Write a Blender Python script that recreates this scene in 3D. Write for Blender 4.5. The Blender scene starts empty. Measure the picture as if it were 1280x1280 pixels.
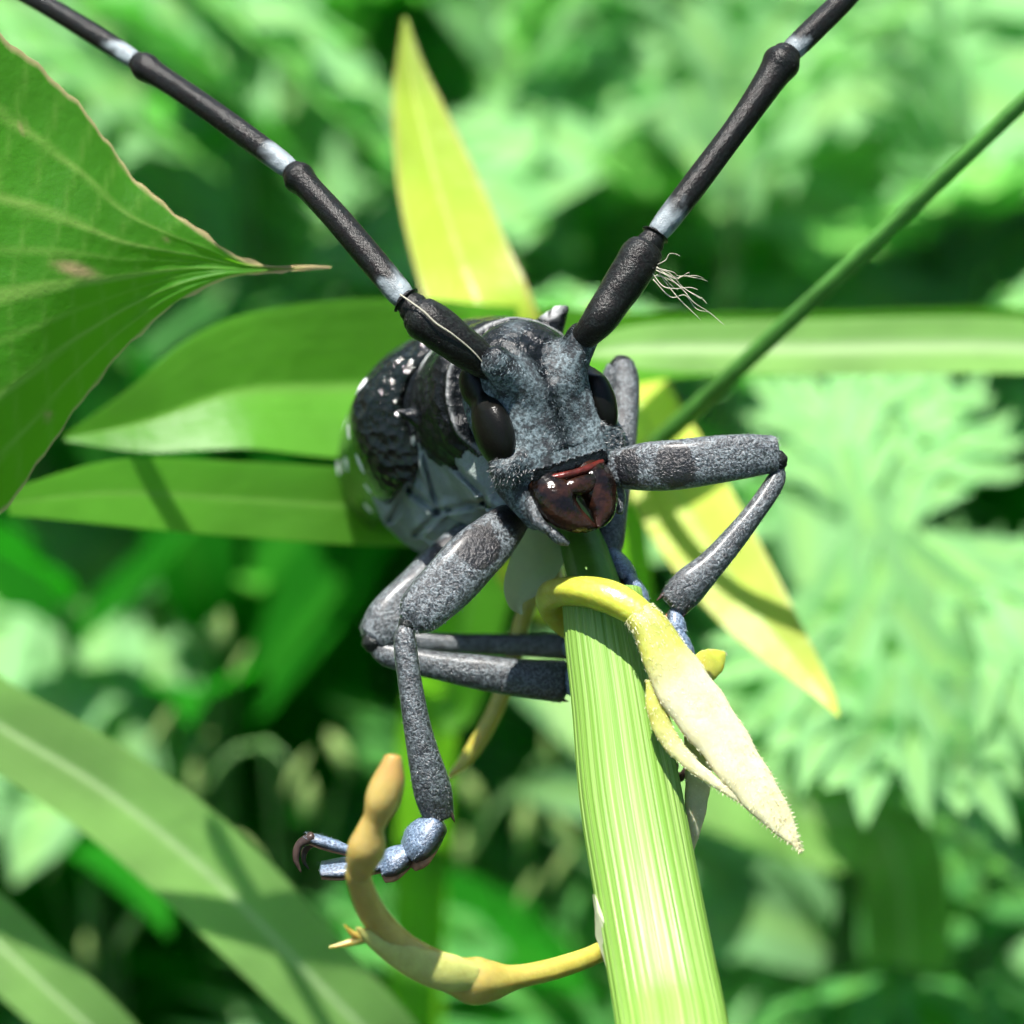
import bpy, math, random
import numpy as np
from mathutils import Vector, Matrix, Quaternion

# ------------------------------------------------------------------ camera, sky, sun, exposure
# one Blender unit is one centimetre
scene = bpy.context.scene
scene.unit_settings.system = 'METRIC'
scene.unit_settings.scale_length = 0.01
col = scene.collection
D = 10.0                      # camera to the plane in focus
K = 3.4 / 1280.0              # size of one photograph pixel in that plane
PITCH = math.radians(40)
FP = np.array([0.0, 0.0, 25.0])
RV = np.array([1.0, 0.0, 0.0])
FV = np.array([0.0, math.cos(PITCH), -math.sin(PITCH)])
UV = np.array([0.0, math.sin(PITCH), math.cos(PITCH)])
CAM = FP - FV * D

cd = bpy.data.cameras.new('camera')
cam = bpy.data.objects.new('camera', cd)
col.objects.link(cam)
cam.location = CAM
cam.rotation_euler = (math.radians(90) - PITCH, 0, 0)
cd.sensor_width = 36
cd.lens = 36 * D / 3.4
cd.clip_start = 0.1
cd.clip_end = 3000
cd.dof.use_dof = True
cd.dof.focus_distance = D - 0.03
cd.dof.aperture_fstop = (cd.lens * 1e-3) / 0.19     # 1.9 mm wide opening
scene.camera = cam

SUN_CAM = np.array([-0.16, 0.86, 0.48])
sd = SUN_CAM[0] * RV + SUN_CAM[1] * UV - SUN_CAM[2] * FV
sd /= np.linalg.norm(sd)
elev = math.asin(sd[2])
azim = math.atan2(sd[0], sd[1])
world = bpy.data.worlds.new('World')
scene.world = world
world.use_nodes = True
wn = world.node_tree
wn.nodes.clear()
wo = wn.nodes.new('ShaderNodeOutputWorld')
wb = wn.nodes.new('ShaderNodeBackground')
ws = wn.nodes.new('ShaderNodeTexSky')
ws.sky_type = 'NISHITA'
ws.sun_disc = False
ws.sun_elevation = elev
ws.sun_rotation = azim
wb.inputs[1].default_value = 0.08
wn.links.new(ws.outputs[0], wb.inputs[0])
wn.links.new(wb.outputs[0], wo.inputs[0])
sl = bpy.data.lights.new('sun', 'SUN')
sl.energy = 5.0
sl.angle = math.radians(0.5)
sl.color = (1.0, 0.96, 0.9)
so = bpy.data.objects.new('sun', sl)
col.objects.link(so)
so.rotation_euler = Vector(sd).to_track_quat('Z', 'Y').to_euler()
so.location = (0, 0, 120)

scene.view_settings.view_transform = 'Standard'
scene.view_settings.look = 'None'
scene.view_settings.gamma = 1
scene.view_settings.exposure = 1.55
scene.view_settings.use_curve_mapping = False
scene.cycles.use_denoising = True
scene.cycles.max_bounces = 6
scene.cycles.use_light_tree = False
scene.cycles.diffuse_bounces = 3
scene.cycles.transmission_bounces = 6
scene.cycles.use_adaptive_sampling = True
scene.cycles.adaptive_threshold = 0.05
scene.cycles.sample_clamp_indirect = 6.0

rng = np.random.default_rng(7)
random.seed(7)

# ------------------------------------------------------------------ helpers
def W(px, py, d=0.0):
    """point seen at photo pixel (px, py), d cm behind the plane in focus"""
    z = D + d
    s = K * z / D
    return CAM + FV * z + RV * ((px - 640) * s) + UV * ((640 - py) * s)

DU = D / K
def B(px, py, z=0.0):
    """the same in beetle units (one photo pixel in the focus plane), z towards the camera"""
    s = (DU - z) / DU
    return np.array([(px - 640) * s, (640 - py) * s, z], float)

def U2W(v):
    v = np.asarray(v, float)
    return FP + K * (v[..., 0:1] * RV + v[..., 1:2] * UV - v[..., 2:3] * FV)

def nrm(v):
    v = np.asarray(v, float)
    return v / (np.linalg.norm(v, axis=-1, keepdims=True) + 1e-12)

def mesh(name, verts, faces, mats, msk=None, smooth=True, fmat=None):
    me = bpy.data.meshes.new(name)
    me.from_pydata([tuple(map(float, v)) for v in verts], [], [tuple(map(int, f)) for f in faces])
    if not isinstance(mats, (list, tuple)):
        mats = [mats]
    for m in mats:
        me.materials.append(m)
    if smooth:
        me.polygons.foreach_set('use_smooth', [True] * len(me.polygons))
    if fmat is not None:
        me.polygons.foreach_set('material_index', [int(i) for i in fmat])
    if msk is not None:
        a = me.attributes.new('msk', 'FLOAT_COLOR', 'POINT')
        m4 = np.ones((len(verts), 4), np.float32)
        m4[:, :msk.shape[1]] = msk
        a.data.foreach_set('color', m4.ravel())
    me.update()
    return me

def put(name, me, parent=None, loc=None):
    o = bpy.data.objects.new(name, me)
    col.objects.link(o)
    if parent is not None:
        o.parent = parent
    if loc is not None:
        o.location = loc
    return o

def tag(o, label, cat, group=None):
    o['label'] = label
    o['category'] = cat
    if group:
        o['group'] = group
    return o

def empty(name, loc, label, cat, group=None):
    o = bpy.data.objects.new(name, None)
    o.empty_display_size = 0.2
    col.objects.link(o)
    o.location = [float(c) for c in loc]
    return tag(o, label, cat, group)

def crom(P, sub):
    """Catmull-Rom through the rows of P (any number of columns)"""
    P = np.asarray(P, float)
    n = len(P)
    Q = np.vstack([2 * P[0] - P[1], P, 2 * P[-1] - P[-2]])
    out = []
    for i in range(n - 1):
        p0, p1, p2, p3 = Q[i], Q[i + 1], Q[i + 2], Q[i + 3]
        for t in np.linspace(0, 1, sub, endpoint=False):
            out.append(0.5 * ((2 * p1) + (-p0 + p2) * t + (2 * p0 - 5 * p1 + 4 * p2 - p3) * t * t
                              + (-p0 + 3 * p1 - 3 * p2 + p3) * t ** 3))
    out.append(P[-1])
    return np.array(out)

def loft(pts, ra, rb=None, up=(0, 0, 1), n=16, sub=5, cap=0.6, mod=None, power=1.0):
    """closed tube along pts; ra/rb half sizes across (cross(tangent, up) and the other way)"""
    pts = np.asarray(pts, float)
    ra = np.asarray(ra, float) * np.ones(len(pts))
    rb = ra if rb is None else np.asarray(rb, float) * np.ones(len(pts))
    S = crom(np.column_stack([pts, ra, rb]), sub)
    C, A, Bq = S[:, :3], np.maximum(S[:, 3], 1e-5), np.maximum(S[:, 4], 1e-5)
    T = nrm(np.gradient(C, axis=0))
    seg = np.r_[0, np.cumsum(np.linalg.norm(np.diff(C, axis=0), axis=1))]
    tt = seg / seg[-1]
    if cap > 0:                                   # rounded ends
        ks = np.array([0.15, 0.5, 0.8])
        def ends(c, t, a, b, sgn):
            rows = []
            for q in ks:
                rows.append((c + sgn * t * min(a, b) * cap * q,
                             a * math.sqrt(max(0, 1 - q * q)), b * math.sqrt(max(0, 1 - q * q))))
            return rows
        e0 = ends(C[0], T[0], A[0], Bq[0], -1)[::-1]
        e1 = ends(C[-1], T[-1], A[-1], Bq[-1], 1)
        tip0 = C[0] - T[0] * min(A[0], Bq[0]) * cap
        tip1 = C[-1] + T[-1] * min(A[-1], Bq[-1]) * cap
        C = np.vstack([[r[0] for r in e0], C, [r[0] for r in e1]])
        A = np.r_[[r[1] for r in e0], A, [r[1] for r in e1]]
        Bq = np.r_[[r[2] for r in e0], Bq, [r[2] for r in e1]]
        T = np.vstack([np.repeat(T[:1], 3, 0), T, np.repeat(T[-1:], 3, 0)])
        tt = np.r_[[0] * 3, tt, [1] * 3]
    else:
        tip0, tip1 = C[0], C[-1]
    up = nrm(np.asarray(up, float))
    Bn = nrm(np.cross(T, up))
    Nn = nrm(np.cross(Bn, T))
    ang = np.linspace(0, 2 * np.pi, n, endpoint=False)
    ca, sa = np.cos(ang), np.sin(ang)
    if power != 1.0:
        ca = np.sign(ca) * np.abs(ca) ** power
        sa = np.sign(sa) * np.abs(sa) ** power
    m = np.ones((len(C), n)) if mod is None else mod(tt[:, None], ang[None, :])
    V = C[:, None, :] + Bn[:, None, :] * (A[:, None] * ca[None] * m)[..., None] + Nn[:, None, :] * (Bq[:, None] * sa[None] * m)[..., None]
    L = len(C)
    verts = V.reshape(-1, 3)
    i = np.arange(L - 1)[:, None]; j = np.arange(n)[None, :]; j2 = (j + 1) % n
    F = np.stack([i * n + j, i * n + j2, (i + 1) * n + j2, (i + 1) * n + j], -1).reshape(-1, 4)
    faces = F.tolist()
    verts = np.vstack([verts, tip0, tip1])
    a, b = L * n, L * n + 1
    for k in range(n):
        faces.append((a, (k + 1) % n, k))
        faces.append((b, (L - 1) * n + k, (L - 1) * n + (k + 1) % n))
    t_all = np.r_[np.repeat(tt, n), 0, 1]
    a_all = np.r_[np.tile(ang, L), 0, 0]
    return verts, faces, t_all, a_all

def join(parts):
    vs, fs, off = [], [], 0
    ms = []
    for p in parts:
        vs.append(p[0]); fs += [tuple(i + off for i in f) for f in p[1]]; off += len(p[0])
        if len(p) > 2:
            ms.append(p[2])
    return np.vstack(vs), fs, (np.vstack(ms) if ms else None)

def surface_nets(f, lo, hi, h):
    """smooth mesh of f(p) = 0"""
    lo = np.asarray(lo, float); hi = np.asarray(hi, float)
    n = np.ceil((hi - lo) / h).astype(int) + 1
    ax = [lo[k] + h * np.arange(n[k]) for k in range(3)]
    vals = np.empty(n, np.float32)
    for i in range(n[0]):
        Y, Z = np.meshgrid(ax[1], ax[2], indexing='ij')
        p = np.stack([np.full_like(Y, ax[0][i]), Y, Z], -1)
        vals[i] = f(p)
    s = vals < 0
    cs = np.zeros(n - 1, np.int8)
    for a in (0, 1):
        for b in (0, 1):
            for c in (0, 1):
                cs += s[a:n[0] - 1 + a, b:n[1] - 1 + b, c:n[2] - 1 + c]
    cells = np.argwhere((cs > 0) & (cs < 8))
    idx = -np.ones(n - 1, np.int64)
    idx[tuple(cells.T)] = np.arange(len(cells))
    acc = np.zeros((len(cells), 3)); cnt = np.zeros(len(cells))
    corners = [(a, b, c) for a in (0, 1) for b in (0, 1) for c in (0, 1)]
    for c0 in corners:
        for k in range(3):
            if c0[k] == 0:
                c1 = list(c0); c1[k] = 1
                v0 = vals[tuple((cells + c0).T)]; v1 = vals[tuple((cells + c1).T)]
                m = (v0 < 0) != (v1 < 0)
                t = np.where(m, v0 / (v0 - v1 + 1e-20), 0)
                pos = np.array(c0, float)[None] + t[:, None] * (np.array(c1) - np.array(c0))[None]
                acc += pos * m[:, None]; cnt += m
    verts = lo + h * (cells + acc / cnt[:, None])
    faces = []
    for k in range(3):
        o = [0, 1, 2]; o.remove(k); u, v = o
        a = s[tuple(slice(0, -1) if q == k else slice(None) for q in range(3))]
        b = s[tuple(slice(1, None) if q == k else slice(None) for q in range(3))]
        e = np.argwhere(a != b)
        ok = (e[:, u] > 0) & (e[:, v] > 0) & (e[:, u] < n[u] - 1) & (e[:, v] < n[v] - 1)
        e = e[ok]
        ins = a[tuple(e.T)]
        def cid(du, dv):
            q = e.copy(); q[:, u] -= du; q[:, v] -= dv
            return idx[tuple(q.T)]
        q4 = np.stack([cid(1, 1), cid(0, 1), cid(0, 0), cid(1, 0)], -1)
        flip = ins if k != 1 else ~ins
        q4[~flip] = q4[~flip][:, ::-1]
        faces.append(q4)
    return verts, np.vstack(faces)

def vert_normals(v, f):
    f = np.asarray(f)
    nn = np.zeros_like(v)
    fn = np.cross(v[f[:, 2]] - v[f[:, 0]], v[f[:, 3]] - v[f[:, 1]])
    for k in range(4):
        np.add.at(nn, f[:, k], fn)
    return nrm(nn)

def fnoise(p, freq, seed=0):
    """cheap smooth pseudo noise in [-1, 1]"""
    r = np.random.default_rng(seed)
    out = np.zeros(p.shape[:-1])
    for k in range(6):
        d = nrm(r.normal(size=3)) * freq * r.uniform(0.6, 1.6)
        out += np.sin(p @ d + r.uniform(0, 6.28))
    return out / 3.5

def hairs(pos, nor, flow, length, width, count, tint, lay=0.35, seed=1, bend=0.3):
    """short tapered hairs on a surface"""
    r = np.random.default_rng(seed)
    i = r.integers(0, len(pos), count)
    p, n_, fl = pos[i], nor[i], flow[i] + r.normal(0, 0.35, (count, 3))
    fl = nrm(fl - (fl * n_).sum(-1, keepdims=True) * n_)
    p = p + r.normal(0, 1.2, p.shape) * (1 - np.abs(n_))
    d = nrm(fl * (1 - lay) + n_ * lay * r.uniform(0.6, 1.6, (count, 1)))
    side = nrm(np.cross(d, n_ + r.normal(0, 0.5, n_.shape)))
    ln = length * r.uniform(0.5, 1.25, (count, 1))
    w = width * r.uniform(0.7, 1.2, (count, 1))
    mid = p + d * ln * 0.55 + n_ * ln * 0.02
    tip = p + d * ln - n_ * ln * bend * 0.3
    V = np.stack([p - side * w * 0.5, p + side * w * 0.5, mid + side * w * 0.35, mid - side * w * 0.35, tip], 1).reshape(-1, 3)
    b = np.arange(count)[:, None] * 5
    F4 = (b + np.array([0, 1, 2, 3])).tolist()
    F3 = (b + np.array([3, 2, 4])).tolist()
    t = np.repeat(tint[i] if tint.ndim == 2 else np.repeat(tint[None], count, 0), 5, 0)
    t = t * np.repeat(r.uniform(0.7, 1.2, (count, 1)), 5, 0)
    return V, F4 + F3, t

# ------------------------------------------------------------------ materials
class NT:
    def __init__(self, name):
        self.m = bpy.data.materials.new(name)
        self.m.use_nodes = True
        self.t = self.m.node_tree
        self.t.nodes.clear()
        self.out = self.n('ShaderNodeOutputMaterial')
    def n(self, kind, **kw):
        nd = self.t.nodes.new(kind)
        for k, v in kw.items():
            setattr(nd, k, v)
        return nd
    def link(self, a, b):
        self.t.links.new(a, b)
    def val(self, sock, v):
        if hasattr(v, 'is_output') or isinstance(v, bpy.types.NodeSocket):
            self.link(v, sock)
        elif isinstance(v, (tuple, list)) and len(v) == 3 and sock.type == 'RGBA':
            sock.default_value = (*v, 1)
        else:
            sock.default_value = v
    def attr(self, name='msk'):
        a = self.n('ShaderNodeAttribute', attribute_name=name)
        s = self.n('ShaderNodeSeparateColor')
        self.link(a.outputs['Color'], s.inputs[0])
        return s.outputs[0], s.outputs[1], s.outputs[2], a.outputs['Color']
    def coord(self, which='Object'):
        return self.n('ShaderNodeTexCoord').outputs[which]
    def noise(self, scale, detail=3, rough=0.55, vec=None, dist=0.0):
        nd = self.n('ShaderNodeTexNoise')
        nd.inputs['Scale'].default_value = scale
        nd.inputs['Detail'].default_value = detail
        nd.inputs['Roughness'].default_value = rough
        nd.inputs['Distortion'].default_value = dist
        self.link(vec if vec is not None else self.coord(), nd.inputs['Vector'])
        return nd.outputs['Fac']
    def voro(self, scale, vec=None, feature='F1'):
        nd = self.n('ShaderNodeTexVoronoi', feature=feature)
        nd.inputs['Scale'].default_value = scale
        self.link(vec if vec is not None else self.coord(), nd.inputs['Vector'])
        return nd.outputs['Distance']
    def ramp(self, fac, a, b, lo=0.0, hi=1.0):
        nd = self.n('ShaderNodeMapRange', interpolation_type='SMOOTHSTEP')
        self.link(fac, nd.inputs[0])
        for k, v in zip((1, 2, 3, 4), (a, b, lo, hi)):
            nd.inputs[k].default_value = v
        return nd.outputs[0]
    def math(self, op, a, b=0.0):
        nd = self.n('ShaderNodeMath', operation=op)
        self.val(nd.inputs[0], a); self.val(nd.inputs[1], b)
        return nd.outputs[0]
    def mix(self, fac, a, b):
        nd = self.n('ShaderNodeMix', data_type='RGBA')
        self.val(nd.inputs[0], fac); self.val(nd.inputs[6], a); self.val(nd.inputs[7], b)
        return nd.outputs[2]
    def mul(self, a, b):
        nd = self.n('ShaderNodeMix', data_type='RGBA', blend_type='MULTIPLY')
        nd.inputs[0].default_value = 1
        self.val(nd.inputs[6], a); self.val(nd.inputs[7], b)
        return nd.outputs[2]
    def bump(self, h, strength, dist, normal=None):
        nd = self.n('ShaderNodeBump')
        nd.inputs['Strength'].default_value = strength
        nd.inputs['Distance'].default_value = dist
        self.link(h, nd.inputs['Height'])
        if normal is not None:
            self.link(normal, nd.inputs['Normal'])
        return nd.outputs[0]
    def bsdf(self, color, rough, spec=0.5, normal=None, coat=0.0, sheen=0.0, coat_rough=0.1):
        nd = self.n('ShaderNodeBsdfPrincipled')
        self.val(nd.inputs['Base Color'], color)
        self.val(nd.inputs['Roughness'], rough)
        self.val(nd.inputs['Specular IOR Level'], spec)
        nd.inputs['Coat Weight'].default_value = coat
        nd.inputs['Coat Roughness'].default_value = coat_rough
        nd.inputs['Sheen Weight'].default_value = sheen
        if normal is not None:
            self.link(normal, nd.inputs['Normal'])
        return nd.outputs[0]
    def done(self, shader):
        self.link(shader, self.out.inputs[0])
        return self.m

def leaf_material(name, base, trans, tfac=0.42, rough=0.42, vein=(0.25, 0.42, 0.12), edge=None, spot=None, var=0.35, bump_scale=9.0, spec=0.5):
    t = NT(name)
    r, g, b, _ = t.attr()
    nz = t.noise(1.3, 2)
    fine = t.noise(bump_scale, 4) if bump_scale else None
    dark = tuple(c * (1 - var) for c in base)
    lite = tuple(min(1, c * (1 + var)) for c in base)
    c = t.mix(t.ramp(nz, 0.3, 0.7), dark, lite)
    tc = t.mix(t.ramp(nz, 0.3, 0.7), tuple(x * (1 - var * 0.5) for x in trans), trans)
    c = t.mix(r, c, vein)
    tc = t.mix(t.math('MULTIPLY', r, 0.6), tc, tuple(min(1, v * 1.25) for v in vein))
    if edge is not None:
        c = t.mix(g, c, edge); tc = t.mix(g, tc, edge)
    if spot is not None:
        c = t.mix(b, c, spot); tc = t.mix(b, tc, spot)
    nb = t.bump(fine, 0.25, 0.03) if bump_scale else None
    if bump_scale:
        p = t.bsdf(c, rough, spec, nb)
    else:                                   # far blurred leaves: matt
        df = t.n('ShaderNodeBsdfDiffuse'); t.link(c, df.inputs[0]); p = df.outputs[0]
    tr = t.n('ShaderNodeBsdfTranslucent')
    t.link(tc, tr.inputs[0])
    mx = t.n('ShaderNodeMixShader')
    mx.inputs[0].default_value = tfac
    t.link(p, mx.inputs[1]); t.link(tr.outputs[0], mx.inputs[2])
    return t.done(mx.outputs[0])

M = {}
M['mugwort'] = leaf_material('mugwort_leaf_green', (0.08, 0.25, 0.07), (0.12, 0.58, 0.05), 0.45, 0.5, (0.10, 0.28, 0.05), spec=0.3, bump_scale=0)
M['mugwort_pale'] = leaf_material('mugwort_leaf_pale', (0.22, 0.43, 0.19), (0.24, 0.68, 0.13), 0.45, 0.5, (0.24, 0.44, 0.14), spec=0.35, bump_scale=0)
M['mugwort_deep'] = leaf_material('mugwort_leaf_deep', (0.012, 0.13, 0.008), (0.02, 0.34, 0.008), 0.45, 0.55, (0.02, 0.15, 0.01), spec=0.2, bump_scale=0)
M['grass'] = leaf_material('grass_green', (0.06, 0.20, 0.015), (0.18, 0.52, 0.015), 0.5, 0.42, (0.14, 0.32, 0.05), spec=0.25)
M['grass_pale'] = leaf_material('grass_pale_green', (0.15, 0.30, 0.07), (0.26, 0.58, 0.07), 0.45, 0.42, (0.36, 0.5, 0.24), spec=0.3)
M['grass_yellow'] = leaf_material('grass_yellow_green', (0.30, 0.42, 0.03), (0.62, 0.76, 0.04), 0.5, 0.42, (0.42, 0.5, 0.06), edge=(0.4, 0.24, 0.08))
M['grass_bright'] = leaf_material('grass_bright_yellow', (0.42, 0.5, 0.06), (0.72, 0.85, 0.10), 0.5, 0.42, (0.3, 0.45, 0.06), edge=(0.4, 0.3, 0.08), spec=0.3)
M['broad'] = leaf_material('broad_leaf_green', (0.04, 0.165, 0.012), (0.16, 0.50, 0.012), 0.55, 0.5, (0.2, 0.34, 0.07), edge=(0.5, 0.38, 0.2), spot=(0.4, 0.3, 0.15), var=0.22, bump_scale=16, spec=0.2)

def plain(name, color, rough=0.6, spec=0.4, var=0.3, scale=3.0, bump=0.2, bdist=0.02, bscale=20, tr=None, tfac=0.3):
    t = NT(name)
    nz = t.noise(scale, 4)
    c = t.mix(t.ramp(nz, 0.3, 0.7), tuple(x * (1 - var) for x in color), tuple(min(1, x * (1 + var)) for x in color))
    nb = t.bump(t.noise(bscale, 4), bump, bdist)
    p = t.bsdf(c, rough, spec, nb)
    if tr is None:
        return t.done(p)
    q = t.n('ShaderNodeBsdfTranslucent'); q.inputs[0].default_value = (*tr, 1)
    mx = t.n('ShaderNodeMixShader'); mx.inputs[0].default_value = tfac
    t.link(p, mx.inputs[1]); t.link(q.outputs[0], mx.inputs[2])
    return t.done(mx.outputs[0])

M['plant_stem'] = plain('plant_stem_green', (0.07, 0.16, 0.04))
M['green_stalk'] = plain('green_stalk', (0.075, 0.22, 0.04), 0.45, tr=(0.12, 0.35, 0.03), tfac=0.3)
M['soil'] = plain('dark_soil', (0.035, 0.028, 0.02), 0.95, 0.1, 0.5, 0.5, 0.6, 0.3, 2)
M['litter'] = plain('dry_litter', (0.16, 0.11, 0.06), 0.9, 0.1, 0.4)
M['bud_pale'] = plain('pale_bud', (0.3, 0.42, 0.14), 0.6, tr=(0.4, 0.55, 0.15), tfac=0.3)

# reed sheath: fine lengthwise ribs
def reed_material():
    t = NT('striped_reed_green')
    r, g, b, c4 = t.attr()
    cv = t.n('ShaderNodeCombineXYZ')
    t.val(cv.inputs[0], t.math('MULTIPLY', r, 46.0)); t.val(cv.inputs[1], t.math('MULTIPLY', g, 2.2))
    st = t.noise(1.0, 3, 0.6, cv.outputs[0])
    cv2 = t.n('ShaderNodeCombineXYZ')
    t.val(cv2.inputs[0], t.math('MULTIPLY', r, 150.0)); t.val(cv2.inputs[1], t.math('MULTIPLY', g, 5.0))
    st2 = t.noise(1.0, 2, 0.5, cv2.outputs[0])
    c = t.mix(t.ramp(st, 0.35, 0.65), (0.14, 0.285, 0.035), (0.21, 0.36, 0.07))
    c = t.mix(t.ramp(st2, 0.5, 0.8), c, (0.32, 0.44, 0.16))
    c = t.mix(b, c, (0.42, 0.48, 0.3))
    nb = t.bump(st2, 0.35, 0.012)
    p = t.bsdf(c, 0.42, 0.5, nb)
    q = t.n('ShaderNodeBsdfTranslucent'); t.link(t.mul(c, (0.9, 1.0, 0.5)), q.inputs[0])
    mx = t.n('ShaderNodeMixShader'); mx.inputs[0].default_value = 0.22
    t.link(p, mx.inputs[1]); t.link(q.outputs[0], mx.inputs[2])
    return t.done(mx.outputs[0])
M['reed'] = reed_material()
M['reed_shoot'] = plain('reed_inner_shoot', (0.09, 0.22, 0.02), 0.4, tr=(0.12, 0.3, 0.02), tfac=0.2)

def vine_material(name, c0, c1, tr, tfac, rough=0.45):
    """yellowish shoot; msk.r blends to c1, msk.g to a brown rim"""
    t = NT(name)
    r, g, b, _ = t.attr()
    nz = t.noise(14, 5, 0.7)
    c = t.mix(r, c0, c1)
    c = t.mul(c, t.mix(t.ramp(nz, 0.3, 0.75), (0.78, 0.76, 0.7), (1, 1, 1)))
    c = t.mix(g, c, (0.28, 0.15, 0.05))
    nb = t.bump(t.noise(45, 3), 0.3, 0.008)
    p = t.bsdf(c, rough, 0.5, nb)
    nd = p.node
    nd.inputs['Subsurface Weight'].default_value = tfac
    nd.inputs['Subsurface Radius'].default_value = (1.0 * tr[0], 0.7 * tr[1], 0.4 * tr[2])
    nd.inputs['Subsurface Scale'].default_value = 0.06
    return t.done(p)
M['vine'] = vine_material('yellow_vine_shoot', (0.40, 0.43, 0.05), (0.36, 0.235, 0.09), (1, 0.92, 0.5), 0.8, 0.3)
M['bract'] = vine_material('cream_young_leaf', (0.5, 0.48, 0.30), (0.34, 0.36, 0.06), (1, 0.97, 0.75), 0.5, 0.55)
M['fuzz'] = plain('pale_fuzz', (0.75, 0.72, 0.5), 0.6, tr=(0.7, 0.68, 0.4), tfac=0.4)
M['papery'] = plain('papery_grey_green', (0.42, 0.46, 0.3), 0.55, tr=(0.5, 0.55, 0.3), tfac=0.45, bscale=30)
M['fibre'] = plain('pale_fibre', (0.38, 0.36, 0.28), 0.6, tr=(0.5, 0.45, 0.3), tfac=0.2)

# beetle
def body_material():
    """msk: r = grey-blue down, g = rough speckle, b = white patches; black shining shell below"""
    t = NT('beetle_shell_and_down')
    r, g, b, _ = t.attr()
    sp = t.noise(22, 5, 0.7)
    fine = t.noise(90, 3, 0.6)
    wrr = t.noise(6, 3)
    down = t.mix(t.ramp(fine, 0.35, 0.65), (0.022, 0.032, 0.036), (0.13, 0.17, 0.185))
    down = t.mix(t.math('MULTIPLY', t.ramp(sp, 0.44, 0.6), t.math('SUBTRACT', 0.92, t.math('MULTIPLY', g, 0.75))), down, (0.010, 0.011, 0.013))
    black = t.mix(t.ramp(sp, 0.5, 0.8), (0.004, 0.005, 0.006), (0.013, 0.014, 0.018))
    mk = t.math('MULTIPLY', r, t.ramp(t.math('ADD', r, t.math('MULTIPLY', t.math('SUBTRACT', sp, 0.5), 1.6)), 0.3, 0.6))
    down = t.mix(t.math('MULTIPLY', g, 0.8), down, t.mix(t.ramp(wrr, 0.3, 0.7), (0.17, 0.205, 0.185), (0.29, 0.33, 0.31)))
    c = t.mix(mk, black, down)
    c = t.mix(b, c, (0.42, 0.43, 0.43))
    wr = t.noise(9, 5, 0.66, dist=0.8)
    gran = t.voro(26)
    h = t.math('ADD', t.math('MULTIPLY', wr, 1.0), t.math('MULTIPLY', gran, 0.5))
    nb = t.bump(t.math('MULTIPLY', h, t.math('SUBTRACT', 1.0, t.math('MULTIPLY', r, 0.9))), 0.6, 0.04)
    nb = t.bump(fine, 0.5, 0.008, nb)
    ro = t.mix(mk, (0.24, 0.24, 0.24), (0.7, 0.7, 0.7))
    return t.done(t.bsdf(c, ro, t.mix(mk, (0.2,) * 3, (0.4,) * 3), nb))
M['body'] = body_material()

def elytra_material():
    t = NT('glossy_black_wing_case')
    r, g, b, _ = t.attr()
    nz = t.noise(8, 4, 0.6, dist=0.3)
    gr = t.voro(30)
    c = t.mix(t.ramp(b, 0.4, 0.6), (0.004, 0.006, 0.005), (0.66, 0.66, 0.66))
    h = t.math('ADD', t.math('ADD', nz, t.math('MULTIPLY', t.noise(45, 3), 0.35)), t.math('MULTIPLY', t.math('MULTIPLY', gr, g), 1.2))
    nb = t.bump(h, 0.5, 0.03)
    ro = t.mix(t.ramp(b, 0.4, 0.6), (0.1, 0.1, 0.1), (0.75, 0.75, 0.75))
    return t.done(t.bsdf(c, ro, 0.28, nb))
M['elytra'] = elytra_material()

def limb_material(name, d0, d1, dark=(0.006, 0.006, 0.008), thr=(0.5, 0.68), shiny=0.3, spec=0.5, bstr=0.6, coat=0.0):
    """msk: r = amount of down, g = bare black spot, b = white band"""
    t = NT(name)
    r, g, b, _ = t.attr()
    fine = t.noise(120, 3, 0.65)
    sp = t.noise(38, 5, 0.75)
    down = t.mix(t.ramp(fine, 0.38, 0.62), d0, d1)
    holes = t.math('MULTIPLY', t.ramp(sp, thr[0], thr[1]), 0.75)
    down = t.mix(holes, down, dark)
    spot = t.ramp(t.math('ADD', g, t.math('MULTIPLY', t.math('SUBTRACT', sp, 0.5), 1.1)), 0.42, 0.6)
    amt = t.math('MULTIPLY', r, t.math('SUBTRACT', 1.0, spot))
    shell = t.mix(t.ramp(sp, 0.4, 0.7), tuple(x * 0.5 for x in dark), (0.009, 0.006, 0.005))
    c = t.mix(amt, shell, down)
    c = t.mix(b, c, (0.19, 0.22, 0.235))
    nb = t.bump(t.math('ADD', t.noise(40, 4, 0.6), t.math('MULTIPLY', fine, 0.9)), bstr, 0.010)
    ro = t.mix(t.math('MAXIMUM', amt, b), (shiny,) * 3, (0.33, 0.33, 0.33))
    return t.done(t.bsdf(c, ro, spec, nb, coat=coat, coat_rough=0.3))
M['leg'] = limb_material('grey_blue_leg', (0.009, 0.011, 0.013), (0.145, 0.168, 0.18), thr=(0.45, 0.6), spec=0.5, bstr=0.7, coat=0.25)
M['tarsus'] = limb_material('blue_white_foot', (0.035, 0.055, 0.09), (0.15, 0.21, 0.30), thr=(0.5, 0.75), coat=0.4)
M['antenna'] = limb_material('dark_antenna', (0.006, 0.007, 0.0065), (0.022, 0.026, 0.024), (0.004, 0.003, 0.003), (0.42, 0.6), 0.3, 0.17, 0.4)

def eye_material():
    t = NT('dark_compound_eye')
    v = t.voro(220)
    nb = t.bump(v, 0.25, 0.003)
    return t.done(t.bsdf((0.004, 0.0038, 0.003), 0.3, 0.16, nb))
M['eye'] = eye_material()

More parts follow.
